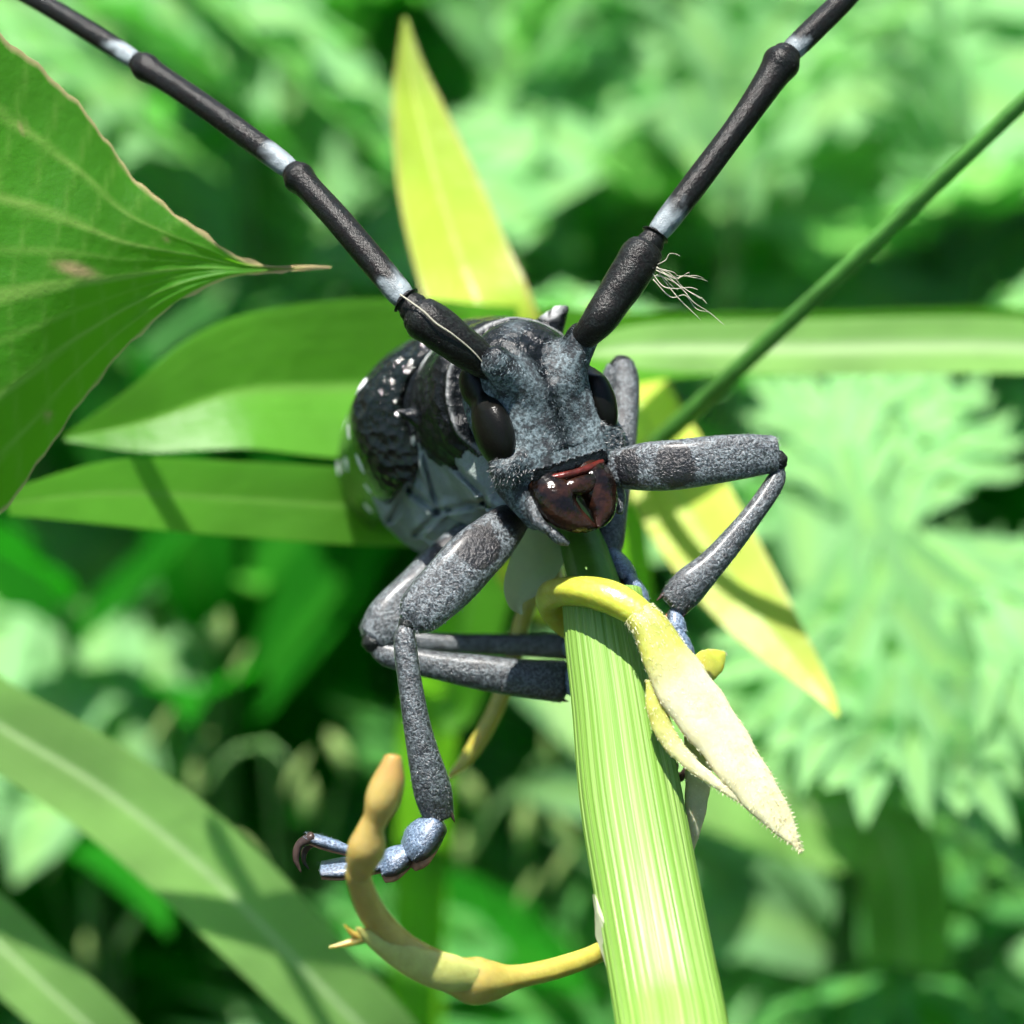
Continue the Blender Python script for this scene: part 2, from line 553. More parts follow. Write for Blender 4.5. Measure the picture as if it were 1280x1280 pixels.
def jaw_material(name, a, b_, rough):
    t = NT(name)
    c = t.mix(t.ramp(t.noise(9, 4), 0.42, 0.62), a, b_)
    nb = t.bump(t.math('ADD', t.noise(30, 4, 0.6), t.math('MULTIPLY', t.voro(60), 0.5)), 0.3, 0.010)
    return t.done(t.bsdf(c, rough, 0.3, nb))
M['jaw'] = jaw_material('brown_black_jaw', (0.003, 0.002, 0.0015), (0.024, 0.009, 0.005), 0.15)
M['lip'] = jaw_material('red_brown_lip', (0.09, 0.010, 0.007), (0.03, 0.006, 0.004), 0.3)
M['claw'] = jaw_material('dark_claw', (0.02, 0.014, 0.012), (0.05, 0.03, 0.025), 0.25)

def hair_material():
    t = NT('short_down_hair')
    r, g, b, c4 = t.attr()
    return t.done(t.bsdf(c4, 0.5, 0.5))
M['hair'] = hair_material()


M['pad'] = plain('brown_foot_pad', (0.22, 0.11, 0.06), 0.7, 0.3, 0.3, 40, 0.4, 0.01, 90)
# ------------------------------------------------------------------ the setting: ground
def build_ground():
    xs = np.linspace(-1, 1, 70)
    g = np.sign(xs) * np.abs(xs) ** 2.2 * 900
    X, Y = np.meshgrid(g, g + 20, indexing='ij')
    P = np.stack([X, Y, np.zeros_like(X)], -1).reshape(-1, 3)
    P[:, 2] = 0.35 * fnoise(P * 0.4, 1.0, 3) - 0.35
    n = len(xs)
    F = [(i * n + j, (i + 1) * n + j, (i + 1) * n + j + 1, i * n + j + 1) for i in range(n - 1) for j in range(n - 1)]
    o = put('ground', mesh('ground', P, F, M['soil']))
    o['kind'] = 'structure'
build_ground()

# ------------------------------------------------------------------ leaves and blades
def blade_mesh(name, spec, mat, fold=0.25, nw=10, sub=8, tail=None, hint=None, ripple=0.0, twist=0.0, ribs=0.35, edge=0.0, mid=0.07):
    """grass blade through (px, py, d, half width in px); tail = extra world points towards its root"""
    pts = [W(*s[:3]) for s in spec]
    hw = [s[3] * K * (D + s[2]) / D for s in spec]
    if tail:
        for (p, w) in tail:
            pts.append(np.array(p, float)); hw.append(w)
    S = crom(np.column_stack([pts, hw]), sub)
    C, H = S[:, :3], np.maximum(S[:, 3], 0.002)
    T = nrm(np.gradient(C, axis=0))
    h = nrm(np.array(hint, float)) if hint is not None else nrm(-FV * 0.8 + np.array([0, 0, 0.5]))
    side = nrm(np.cross(T, h)); N = nrm(np.cross(side, T))
    if twist:
        a = np.linspace(0, twist, len(C))[:, None]
        side, N = side * np.cos(a) + N * np.sin(a), N * np.cos(a) - side * np.sin(a)
    v = np.linspace(-1, 1, 2 * nw + 1)
    t = np.linspace(0, 1, len(C))
    z = fold * np.abs(v)[None, :] * H[:, None] - 0.12 * fold * (v[None, :] ** 2) * H[:, None]
    z = z + ripple * H[:, None] * np.sin(t[:, None] * 23 + v[None, :] * 2) * np.abs(v)[None, :]
    z = z + 0.012 * H[:, None] * np.cos(v[None, :] * 34)          # low parallel veins
    V = C[:, None] + side[:, None] * (H[:, None] * v[None])[..., None] + N[:, None] * z[..., None]
    m = np.zeros((len(C), len(v), 3))
    m[..., 0] = np.exp(-(v / mid) ** 2)[None] * 0.9 + ribs * (0.5 + 0.5 * np.cos(v * 34))[None] * 0.5
    m[..., 1] = edge * np.clip((np.abs(v) - 0.86) / 0.1, 0, 1)[None]
    m[..., 2] = 0
    L, n = len(C), len(v)
    F = [(i * n + j, i * n + j + 1, (i + 1) * n + j + 1, (i + 1) * n + j) for i in range(L - 1) for j in range(n - 1)]
    return mesh(name, V.reshape(-1, 3), F, mat, np.clip(m, 0, 1).reshape(-1, 3))

def down_to_ground(p, w, lean=(0.6, 1.0), n=3):
    """points that bend from p down to the soil"""
    p = np.array(p, float)
    out = []
    for k in range(1, n + 1):
        f = k / n
        out.append((np.array([p[0] + lean[0] * f ** 0.7, p[1] + lean[1] * f ** 0.7, p[2] * (1 - f) - 0.5 * (f == 1)]), w * (1 - 0.45 * f)))
    return out

def grass_blade(spec, mat, label, lean=(0.5, 1.0), group=None, **kw):
    end = W(*spec[-1][:3]); w = spec[-1][3] * K * (D + spec[-1][2]) / D
    tail = down_to_ground(end, w, lean)
    me = blade_mesh('grass_blade', spec, M[mat], tail=tail, **kw)
    base = Vector(tail[-1][0])
    me.transform(Matrix.Translation(-base))
    return tag(put('grass_blade', me, loc=base), label, 'grass', group)

grass_blade([(506, 22, 3.2, 2), (511, 75, 3.15, 15), (520, 130, 3.1, 30), (546, 230, 3.0, 50), (578, 330, 2.9, 60), (612, 420, 2.8, 64),
             (645, 560, 3, 60), (672, 740, 3.8, 40), (785, 900, 6.5, 20)], 'grass_yellow',
            'upright yellow-green pointed blade rising behind the beetle', (0.7, 3.0), fold=0.3, edge=0.7)
grass_blade([(80, 548, 2.0, 4), (180, 528, 2.1, 46), (300, 490, 2.2, 86), (430, 484, 2.4, 102), (560, 480, 2.6, 96), (690, 452, 2.9, 62),
             (830, 437, 3.2, 42), (1000, 434, 3.5, 41), (1300, 430, 4.0, 40), (1600, 460, 5.5, 34)], 'grass',
            'long wide grass leaf lying level behind the beetle with a pale midrib', (3, 2), fold=0.5, hint=(0.0, -0.55, 0.65))
grass_blade([(10, 628, 1.7, 16), (150, 616, 1.8, 42), (300, 624, 1.9, 47), (460, 634, 2.0, 48), (620, 640, 2.3, 44), (720, 662, 2.8, 34), (790, 720, 4.0, 24)], 'grass',
            'level green blade under the tip of the broad leaf', (1, 3), fold=0.1, hint=(0, -0.65, 0.5))
grass_blade([(1048, 895, 2.2, 2), (1025, 860, 2.3, 14), (945, 765, 2.5, 44), (868, 650, 2.85, 58), (812, 540, 3.2, 50), (780, 470, 3.5, 36), (745, 530, 4.1, 24)], 'grass_bright',
            'yellow-green blade slanting down behind the bent right front leg', (1.3, 1.0), fold=0.15, edge=0.4, hint=(-0.25, -0.35, 1))
grass_blade([(-260, 760, 2.3, 30), (-110, 830, 2.5, 46), (0, 908, 2.6, 52), (130, 988, 2.7, 58), (260, 1092, 2.8, 62), (380, 1212, 2.9, 58), (500, 1335, 3.1, 50), (640, 1500, 3.6, 40)], 'grass_pale',
            'broad pale grass blade crossed by a dark shadow', (1.0, 1.0), fold=0.22)
grass_blade([(-200, 1020, 2.9, 30), (-60, 1130, 3.0, 48), (50, 1228, 3.0, 46), (160, 1335, 3.1, 42), (260, 1480, 3.5, 34)], 'grass_pale',
            'pale narrow grass blade below the shadow-crossed broad blade', (1.0, 1.0), fold=0.2)
grass_blade([(536, 850, 6.0, 4), (533, 930, 6.0, 22), (528, 1040, 6.2, 30), (522, 1180, 6.5, 32), (515, 1330, 7.0, 28)], 'grass',
            'short upright pale blade behind the curved tendril', (0.0, 1.5), fold=0.2)
grass_blade([(690, 470, 4.5, 4), (640, 560, 4.6, 40), (600, 700, 4.8, 52), (560, 860, 5.2, 46), (530, 1010, 6, 34)], 'grass',
            'wide bright blade below the beetle between its legs', (-0.4, 2), fold=0.3)
grass_blade([(640, 800, 7.5, 4), (760, 900, 7.3, 60), (900, 960, 7.2, 80), (1010, 1010, 7.4, 76), (1130, 1120, 8.2, 60)], 'grass_pale',
            'flat pale leaf behind the cream young leaf', (1.0, 2.0), fold=0.15)

grass_blade([(735, 442, 2.5, 6), (800, 436, 2.6, 30), (1000, 436, 2.8, 37), (1300, 436, 3.2, 38), (1600, 470, 4.5, 32)], 'grass_pale',
            'level pale grass blade with a whitish midrib crossing behind the slanting stalk', (3, 2), fold=0.2, hint=(0, -0.5, 0.8), mid=0.22)
def build_stalk():
    pts = [W(1560, -150, 0.7), W(1300, 106, 0.95), (W(1130, 267, 1.3)), W(980, 408, 1.7), W(860, 520, 2.3), W(800, 580, 3.2), W(770, 640, 5.5)]
    tail = [p for p, w in down_to_ground(pts[-1], 1, (0.2, 2.5))]
    r = [0.02, 0.030, 0.032, 0.034, 0.038, 0.042, 0.05, 0.06, 0.07, 0.08]
    v, f, t, a = loft(pts + tail, r, up=(0.2, 0.1, 1), n=14, sub=8, mod=lambda t, a: 1 + 0.09 * np.cos(a * 3))
    base = Vector(tail[-1])
    o = put('plant_stalk', mesh('plant_stalk', v - np.array(base), f, M['green_stalk']), loc=base)
    tag(o, 'thin straight green stalk slanting up past the tip of the right antenna', 'stalk')
build_stalk()

# broad leaf on the left, with veins, a tan rim and a drawn-out tip
def build_broad_leaf():
    up = np.array([(-420, 250), (-330, 60), (-180, -30), (-60, 0), (0, 42), (60, 92), (110, 143), (165, 218), (215, 262), (262, 296), (304, 323), (340, 332), (380, 331), (414, 333)], float)
    lo = np.array([(-420, 260), (-400, 470), (-310, 640), (-130, 740), (-40, 690), (0, 645), (40, 592), (75, 540), (105, 500), (140, 455), (190, 404), (240, 368), (300, 345), (414, 336)], float)
    U_, L_ = crom(up, 8), crom(lo, 8)
    def resample(C, n):
        s = np.r_[0, np.cumsum(np.linalg.norm(np.diff(C, axis=0), axis=1))]; s /= s[-1]
        q = np.linspace(0, 1, n)
        return np.stack([np.interp(q, s, C[:, k]) for k in range(2)], -1)
    n, m = 130, 60
    U_, L_ = resample(U_, n), resample(L_, n)
    q = np.linspace(0, 1, n)[:, None]
    w = np.linspace(0, 1, m)[None, :]
    wob = 2.2 * np.sin(q * 95) + 1.5 * np.sin(q * 211 + 1)
    XY = U_[:, None] * (1 - w)[..., None] + L_[:, None] * w[..., None]
    env = (np.minimum(w, 1 - w) < 0.02) * 1.0
    XY[..., 1] += wob * env * (q < 0.96)
    vv = (w - 0.5) * 2
    wid = np.abs(U_ - L_).max(1)[:, None]
    veins = np.zeros((n, m)); hgt = np.zeros((n, m))
    for w0, st, wd in ((0.5, 1.0, 0.014), (0.30, 0.85, 0.011), (0.72, 0.85, 0.011), (0.14, 0.65, 0.010), (0.87, 0.65, 0.010), (0.40, 0.4, 0.007), (0.6, 0.4, 0.007)):
        c = 0.5 + (w0 - 0.5) * (1 + 0.12 * np.sin(q * 6)) * np.clip(q * 4, 0.3, 1)
        d = np.abs(w - c)
        veins = np.maximum(veins, st * np.exp(-(d / wd) ** 2))
        hgt += -st * np.exp(-(d / (wd * 2.5)) ** 2)
    for k in range(16):                                        # cross veins
        qc = 0.12 + k * 0.05 + 0.05 * np.abs(vv)
        veins = np.maximum(veins, 0.22 * np.exp(-((q - qc) / 0.004) ** 2))
        hgt += -0.3 * np.exp(-((q - qc) / 0.01) ** 2)
    tip = np.clip((q - 0.93) / 0.05, 0, 1)
    dep = 0.55 - 0.9 * (1 - q) + 0.12 * vv ** 2 * np.clip(wid / 300, 0, 1) + 0.35 * w ** 2 * (1 - q)
    dep = dep + 0.006 * hgt * (1 - tip) + 0.02 * np.sin(q * 17 + vv * 3) * (1 - tip)
    P = np.empty((n, m, 3))
    for i in range(n):
        for j in range(m):
            P[i, j] = W(XY[i, j, 0], XY[i, j, 1], dep[i, j])
    rim = np.minimum(w, 1 - w) * wid
    msk = np.zeros((n, m, 3))
    msk[..., 0] = veins * (0.5 + 0.5 * np.clip(wid / 200, 0, 1))
    msk[..., 1] = np.maximum(np.clip(1.3 - rim / 4.5, 0, 1), tip)
    px, py = XY[..., 0], XY[..., 1]
    sp = np.exp(-(((px - 95 - 0) / 26) ** 2 + ((py - 337 - 0.25 * (px - 95)) / 9) ** 2) ** 1.5)
    for (sx, sy, sr) in ((28, 158, 5), (160, 470, 4), (60, 520, 5), (210, 300, 3)):
        sp = np.maximum(sp, 0.8 * np.exp(-(((px - sx) ** 2 + (py - sy) ** 2) / sr ** 2)))
    msk[..., 2] = sp
    F = [(i * m + j, i * m + j + 1, (i + 1) * m + j + 1, (i + 1) * m + j) for i in range(n - 1) for j in range(m - 1)]
    att = P[0, 30]
    foot = np.array([att[0] - 1.2, att[1] + 1.5, -0.4])
    base = Vector(foot)
    root = empty('broad_leaf_plant', base, 'broad green heart-shaped leaf with tan rim and drawn-out tip', 'leaf')
    put('leaf_blade', mesh('leaf_blade', P.reshape(-1, 3) - foot, F, M['broad'], np.clip(msk, 0, 1).reshape(-1, 3)), root)
    pts = np.array([att + np.array([0.04, 0, -0.01]), att + np.array([-0.8, 0.2, -0.6]), att + np.array([-1.2, 0.8, -4]), foot * 0.5 + att * 0.5 + np.array([-0.5, 0.3, -1]), foot])
    v, f, t, a = loft(pts, [0.04, 0.05, 0.06, 0.08, 0.1], up=(0, 1, 0.2), n=10)
    put('leaf_stalk', mesh('leaf_stalk', v - foot, f, M['plant_stem']), root)
build_broad_leaf()

# ------------------------------------------------------------------ lobed-leaf plants (mugwort-like)
def lobed_leaf(name, mat, seed, deep=True):
    r = random.Random(seed)
    vs, fs, ms = [], [], []
    def lobe(p0, ang, ln, hw, z0, n=7, curve=0.0, w0=0.5):
        base = len(vs)
        for i in range(n + 1):
            t = i / n
            a = ang + curve * t
            # integrate the bend roughly
            x = p0[0] + math.sin(ang + curve * t * 0.5) * ln * t
            y = p0[1] + math.cos(ang + curve * t * 0.5) * ln * t
            prof = (w0 + (1 - w0) * math.sin(min(1, t / 0.45) * math.pi / 2)) * (1 - max(0, (t - 0.4) / 0.6) ** 1.7)
            w = max(hw * prof, 0.0008)
            sx, sy = math.cos(a), -math.sin(a)
            rr = math.hypot(x, y)
            z = z0 - 0.16 * rr * rr + 0.03 * math.sin(5 * t + seed)
            for k, v in enumerate((-1, -0.5, 0, 0.5, 1)):
                vs.append((x + sx * w * v, y + sy * w * v, z + 0.22 * w * abs(v)))
                ms.append((1.0 if v == 0 else 0.0, 0, 0))
        for i in range(n):
            for k in range(4):
                a = base + i * 5 + k
                fs.append((a, a + 1, a + 6, a + 5))
    lobe((0, 0), 0, 0.32, 0.012, 0.0, 3, 0, 1.0)
    lobe((0, 0.16), 0, 0.84, 0.085, 0.004, 9)
    zc = 0.0
    for (y, ln, hw) in ((0.24, 0.54, 0.062), (0.40, 0.60, 0.068), (0.58, 0.46, 0.06)):
        for s in (-1, 1):
            zc += 0.0035
            a = s * (0.66 + r.uniform(-0.12, 0.12) - y * 0.25)
            L = ln * r.uniform(0.85, 1.15)
            c = -s * r.uniform(0.1, 0.4)
            lobe((0, y + r.uniform(-0.015, 0.015)), a, L, hw, zc - 0.01, 7, c)
            for (f, sl, sd) in ((0.48, 0.40, 1), (0.4, 0.36, -1)):
                q = f * L
                x0 = math.sin(a + c * f * 0.5) * q; y0 = y + math.cos(a + c * f * 0.5) * q
                zc += 0.001
                lobe((x0, y0), a + c * f + sd * 0.5, L * sl * r.uniform(0.8, 1.2), hw * 0.75, zc - 0.012, 5, 0, 0.9)
    return mesh(name, vs, fs, mat, np.array(ms))

LEAFS = {k: [lobed_leaf('lobed_leaf', M[k], s) for s in range(3)] for k in ('mugwort', 'mugwort_pale', 'mugwort_deep')}

def lance_leaf(name, mat, seed):
    """plain pointed leaf with a keel"""
    vs, fs, ms = [], [], []
    n = 14
    for i in range(n + 1):
        t = i / n
        w = 0.14 * math.sin(math.pi * min(1, t * 1.02) ** 0.75) ** 0.9 + 0.004
        z = -0.22 * t * t + 0.02 * math.sin(9 * t + seed)
        for v in (-1, -0.6, -0.25, 0, 0.25, 0.6, 1):
            vs.append((w * v, t, z + 0.3 * w * abs(v))); ms.append((1.0 if v == 0 else 0, 0, 0))
    for i in range(n):
        for k in range(6):
            a = i * 7 + k
            fs.append((a, a + 1, a + 8, a + 7))
    return mesh(name, vs, fs, mat, np.array(ms))
LANCE = {k: [lance_leaf('lance_leaf', M[k], s) for s in range(2)] for k in ('mugwort', 'mugwort_pale', 'mugwort_deep')}

def set_leaf(parent, me, base, tip, hint, wide=1.0):
    """a leaf mesh from base to tip (world), facing hint, child of parent"""
    base = np.array(base, float); tip = np.array(tip, float)
    y = tip - base; ln = np.linalg.norm(y); y = y / ln
    x = nrm(np.cross(y, np.array(hint, float))); z = np.cross(x, y)
    o = put('leaf', me, parent)
    mt = Matrix(((x[0] * ln * wide, y[0] * ln, z[0] * ln, base[0] - parent.location[0]),
                 (x[1] * ln * wide, y[1] * ln, z[1] * ln, base[1] - parent.location[1]),
                 (x[2] * ln * wide, y[2] * ln, z[2] * ln, base[2] - parent.location[2]), (0, 0, 0, 1)))
    o.matrix_basis = mt
    return o

def plant(top, kind, label, group, nleaf=12, size=4.5, span=9.0, seed=0, shape='lobed', foot_off=(0, 0)):
    r = random.Random(seed)
    top = np.array(top, float)
    foot = np.array([top[0] + foot_off[0] + r.uniform(-0.6, 0.6), top[1] + foot_off[1] + r.uniform(-0.6, 0.6), -0.35])
    root = empty('lobed_leaf_plant' if shape == 'lobed' else 'pointed_leaf_plant', foot, label, 'plant', group)
    mid = (top + foot) / 2 + np.array([r.uniform(-0.4, 0.4), r.uniform(-0.4, 0.4), 0])
    path = crom(np.array([foot, mid, top]), 12)
    v, f, t, a = loft(np.array([foot, mid, top]), [0.16, 0.12, 0.05], up=(0, 1, 0.1), n=9, sub=6)
    put('stem', mesh('stem', v - foot, f, M['plant_stem']), root)
    bank = (LEAFS if shape == 'lobed' else LANCE)[kind]
    ga = r.uniform(0, 6.28)
    for k in range(nleaf):
        f_ = k / max(1, nleaf - 1)
        zz = top[2] - span * (f_ ** 1.15)
        if zz < 1.0:
            break
        i = int(np.argmin(np.abs(path[:, 2] - zz)))
        b = path[i].copy(); b[2] = zz if f_ > 0 else b[2]
        ga += 2.4 + r.uniform(-0.3, 0.3)
        el = math.radians(r.uniform(55, 75) * (1 - f_) + r.uniform(-5, 25) * f_)
        ln = size * (0.45 + 0.65 * min(1, f_ * 2.2)) * r.uniform(0.8, 1.15)
        d = np.array([math.cos(ga) * math.cos(el), math.sin(ga) * math.cos(el), math.sin(el)])
        set_leaf(root, bank[k % len(bank)], b, b + d * ln, (0.15 * r.uniform(-1, 1), 0.15 * r.uniform(-1, 1), 1.0) if el < 1.2 else (math.cos(ga) * -1, math.sin(ga) * -1, 0.4))
    return root

# the pale sunlit plant on the right
def right_plant():
    foot = np.array([*(W(1120, 700, 7.2)[:2]), -0.35])
    root = empty('lobed_leaf_plant', foot, 'pale sunlit lobed-leaf plant right of the bent right front leg', 'plant')
    top = W(1090, 640, 6.4)
    v, f, t, a = loft(np.array([foot, (foot + top) / 2 + [0.2, 0.1, 0], top]), [0.16, 0.12, 0.06], up=(0, 1, 0.1), n=9)
    put('stem', mesh('stem', v - foot, f, M['plant_stem']), root)
    bank = LEAFS['mugwort_pale']
    up = np.array([0, -0.35, 1.0])
    spec = [((1090, 700, 5.9), (1010, 430, 6.4), 1.0), ((1110, 720, 5.9), (1190, 420, 6.5), 1.0), 
            ((1060, 560, 5.8), (1170, 1010, 4.9), 1.15), ((1110, 640, 5.9), (1380, 830, 5.2), 1.0), ((1100, 650, 6.2), (940, 980, 5.6), 0.9)]
    for k, (b, tp, wd) in enumerate(spec):
        set_leaf(root, bank[k % 3], W(*b), W(*tp), up, wd)
right_plant()

G = 'lobed-leaf plants crowding the ground behind the beetle'
hero = [  # (px, py, d of the top, kind, leaves, size, span, shape)
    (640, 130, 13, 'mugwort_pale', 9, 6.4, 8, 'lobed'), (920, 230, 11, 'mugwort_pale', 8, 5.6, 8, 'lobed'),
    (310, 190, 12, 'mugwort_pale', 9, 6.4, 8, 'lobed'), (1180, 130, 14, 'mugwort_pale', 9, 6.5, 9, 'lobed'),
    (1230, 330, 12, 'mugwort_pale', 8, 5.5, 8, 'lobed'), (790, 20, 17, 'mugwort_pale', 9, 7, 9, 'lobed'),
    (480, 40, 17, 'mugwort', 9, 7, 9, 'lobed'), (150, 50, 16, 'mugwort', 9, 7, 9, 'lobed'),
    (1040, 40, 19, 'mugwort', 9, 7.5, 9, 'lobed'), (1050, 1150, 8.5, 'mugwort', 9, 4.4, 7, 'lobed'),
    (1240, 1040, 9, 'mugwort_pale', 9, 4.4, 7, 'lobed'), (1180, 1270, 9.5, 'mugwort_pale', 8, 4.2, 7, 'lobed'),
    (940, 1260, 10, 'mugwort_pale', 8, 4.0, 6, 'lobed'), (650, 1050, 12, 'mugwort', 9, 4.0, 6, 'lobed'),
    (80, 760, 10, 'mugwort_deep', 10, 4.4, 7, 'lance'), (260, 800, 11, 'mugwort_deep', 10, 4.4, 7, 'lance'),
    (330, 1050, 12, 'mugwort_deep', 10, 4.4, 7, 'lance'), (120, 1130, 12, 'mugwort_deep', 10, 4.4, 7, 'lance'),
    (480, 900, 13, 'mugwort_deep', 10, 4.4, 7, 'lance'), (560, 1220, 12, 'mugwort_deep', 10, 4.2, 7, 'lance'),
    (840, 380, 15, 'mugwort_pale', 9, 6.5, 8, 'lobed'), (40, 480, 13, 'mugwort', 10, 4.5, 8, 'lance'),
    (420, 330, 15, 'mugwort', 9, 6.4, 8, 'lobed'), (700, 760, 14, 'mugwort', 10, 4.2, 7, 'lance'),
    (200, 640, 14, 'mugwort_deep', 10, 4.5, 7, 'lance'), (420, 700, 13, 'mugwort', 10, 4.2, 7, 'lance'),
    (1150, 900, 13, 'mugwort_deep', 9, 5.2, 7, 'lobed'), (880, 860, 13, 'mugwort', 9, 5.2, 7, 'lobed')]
where = ['between the two antennae', 'behind the fibre wisp on the right antenna', 'behind the middle of the left antenna', 'beyond the end of the slanting stalk', 'below the slanting stalk, above the level pale blade',
         'left of the right antenna tip', 'behind the tip of the upright yellow blade', 'behind the outer left antenna', 'beyond the right antenna tip', 'below the tip of the cream young leaf',
         'below the pale sunlit plant', 'low beside the foot of the pale sunlit plant', 'low beside the reed', 'between the curved tendril and the reed', 'under the level blade and the broad leaf',
         'left of the beetle knees', 'left of the curved tendril', 'between the two pale lower blades', 'behind the left front shin', 'under the curved tendril',
         'between the right antenna and the slanting stalk', 'behind the lower edge of the broad leaf', 'behind the broad leaf tip', 'behind the reed top', 'below the level blade',
         'behind the left knees', 'below the hanging lobes of the pale sunlit plant', 'behind the cream young leaf']
for k, (px, py, d, kind, nl, sz, sp, shp) in enumerate(hero):
    tone = {'mugwort': 'mid-green', 'mugwort_pale': 'pale', 'mugwort_deep': 'dark'}[kind]
    form = 'cut-leaved' if shp == 'lobed' else 'pointed-leaf'
    plant(W(px, py, d), kind, 'blurred %s %s plant %s' % (tone, form, where[k]), G, nl, sz, sp, k, 'lobed' if shp == 'lobed' else 'lance')
rr = random.Random(5)
for k in range(18):                                             # the crowd further back and beside the frame
    d = rr.uniform(17, 30)
    top = W(rr.uniform(-500, 1780), rr.uniform(-500, 700), d)
    if top[2] < 5:
        top[2] = 5 + rr.uniform(0, 3)
    shp = rr.choice(['lobed', 'lance'])
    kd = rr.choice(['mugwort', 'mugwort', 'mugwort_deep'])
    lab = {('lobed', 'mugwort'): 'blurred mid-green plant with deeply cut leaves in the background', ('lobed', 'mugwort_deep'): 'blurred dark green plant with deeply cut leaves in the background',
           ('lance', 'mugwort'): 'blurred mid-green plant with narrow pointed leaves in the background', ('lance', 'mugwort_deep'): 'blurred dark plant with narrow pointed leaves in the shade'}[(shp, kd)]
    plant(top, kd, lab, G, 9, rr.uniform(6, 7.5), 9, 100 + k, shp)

# unseen taller plants, added so the beetle's shell reflects leaves instead of open sky
for k in range(20):
    a = math.radians(-250 + 320 * k / 19.0 + rr.uniform(-6, 6))          # all round except straight ahead
    rad = rr.uniform(24, 42)
    top = np.array([math.sin(a + math.pi) * rad, -math.cos(a + math.pi) * rad * -1.0, rr.uniform(34, 52)])
    if abs(top[0]) < 14 and top[1] > 0:
        top[0] = 18 * (1 if top[0] >= 0 else -1)
    plant(top, rr.choice(['mugwort', 'mugwort_deep']), 'unseen tall plant with long pointed leaves, added for reflections in the shell', 'unseen tall plants added for reflections', 14, rr.uniform(11, 15), 30, 300 + k, 'lance')

# low ground cover: thousands of small leaves on the soil
def ground_cover():
    r = np.random.default_rng(11)
    n = 9000
    c = np.stack([r.uniform(-22, 22, n), r.uniform(-6, 60, n), r.uniform(0, 1, n) ** 1.5 * 4.5], -1)
    yaw = r.uniform(0, 6.28, n); el = r.uniform(-0.3, 0.9, n); ln = r.uniform(0.9, 2.4, n); w = ln * r.uniform(0.14, 0.24, n)
    d = np.stack([np.cos(yaw) * np.cos(el), np.sin(yaw) * np.cos(el), np.sin(el)], -1)
    s = nrm(np.cross(d, [0, 0, 1.0])); u = np.cross(s, d)
    P = []
    for t, k in ((0, 0.1), (0.35, 0.95), (0.7, 0.7), (1, 0.03)):
        for q in (-1, 0, 1):
            P.append(c + d * (ln * t)[:, None] + s * (w * k * q)[:, None] + u * (0.25 * w * k * abs(q) - 0.18 * ln * t * t)[:, None])
    V = np.stack(P, 1).reshape(-1, 3)
    V[:, 2] = np.maximum(V[:, 2], -0.3)
    q = np.array([[i * 3 + j, i * 3 + j + 1, i * 3 + j + 4, i * 3 + j + 3] for i in range(3) for j in range(2)])
    F = (np.arange(n)[:, None, None] * 12 + q[None]).reshape(-1, 4)
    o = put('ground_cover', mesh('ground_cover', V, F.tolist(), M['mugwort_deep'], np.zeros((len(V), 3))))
    o['kind'] = 'stuff'
    tag(o, 'low dark green ground cover under the blurred plants', 'ground cover')
ground_cover()

# stalk with small pale buds: the round blurred lights at the lower left
def bud_stalks():
    groups = [[(245, 1000), (240, 960), (360, 985), (385, 1020), (435, 960), (330, 1090)], [(580, 1082), (650, 1130), (690, 1100), (655, 1050), (600, 1010), (720, 1060), (690, 960)],
              [(110, 1210), (60, 1090), (150, 1180)], [(280, 810), (290, 850), (190, 930)]]
    for g_, pts in enumerate(groups):
        d = (8.5, 9.0, 9.5, 9.0)[g_]
        P = [W(px, py, d + 0.4 * math.sin(i * 2.1)) for i, (px, py) in enumerate(pts)]
        c = np.mean(P, 0)
        foot = np.array([c[0], c[1] + 1.5, -0.35])
        root = empty('budding_plant', foot, ['pale-budded thin plant in the shade left of the curved tendril', 'pale-budded thin plant between the tendril and the reed',
                                             'pale-budded thin plant by the lower pale grass blade', 'pale-budded thin plant above the shadow-crossed blade'][g_], 'plant')
        top = c + np.array([0, 0.3, 0.2])
        v, f, t, a = loft(np.array([foot, (foot + top) / 2, top]), [0.08, 0.06, 0.03], up=(0, 1, 0.1), n=7)
        put('stem', mesh('stem', v - foot, f, M['plant_stem']), root)
        for i, p in enumerate(P):
            st = top + (foot - top) * 0.15 * (i % 3)
            v, f, t, a = loft(np.array([st, (st + p) / 2 + [0, 0, 0.15], p]), [0.02, 0.015, 0.012], up=(0.3, 1, 0.1), n=6)
            put('twig', mesh('twig', v - foot, f, M['plant_stem']), root)
            ax = np.array([0.1 * math.sin(i), 0.05, 0.16])
            v, f, t, a = loft(np.array([p - ax * 0.2, p + ax * 0.4, p + ax, p + ax * 1.5]), np.array([0.02, 0.05, 0.042, 0.01]) * (0.8 + 0.3 * math.sin(i * 5)), up=(0, 1, 0.1), n=8)
            put('bud', mesh('bud', v - foot, f, M['bud_pale']), root)
bud_stalks()
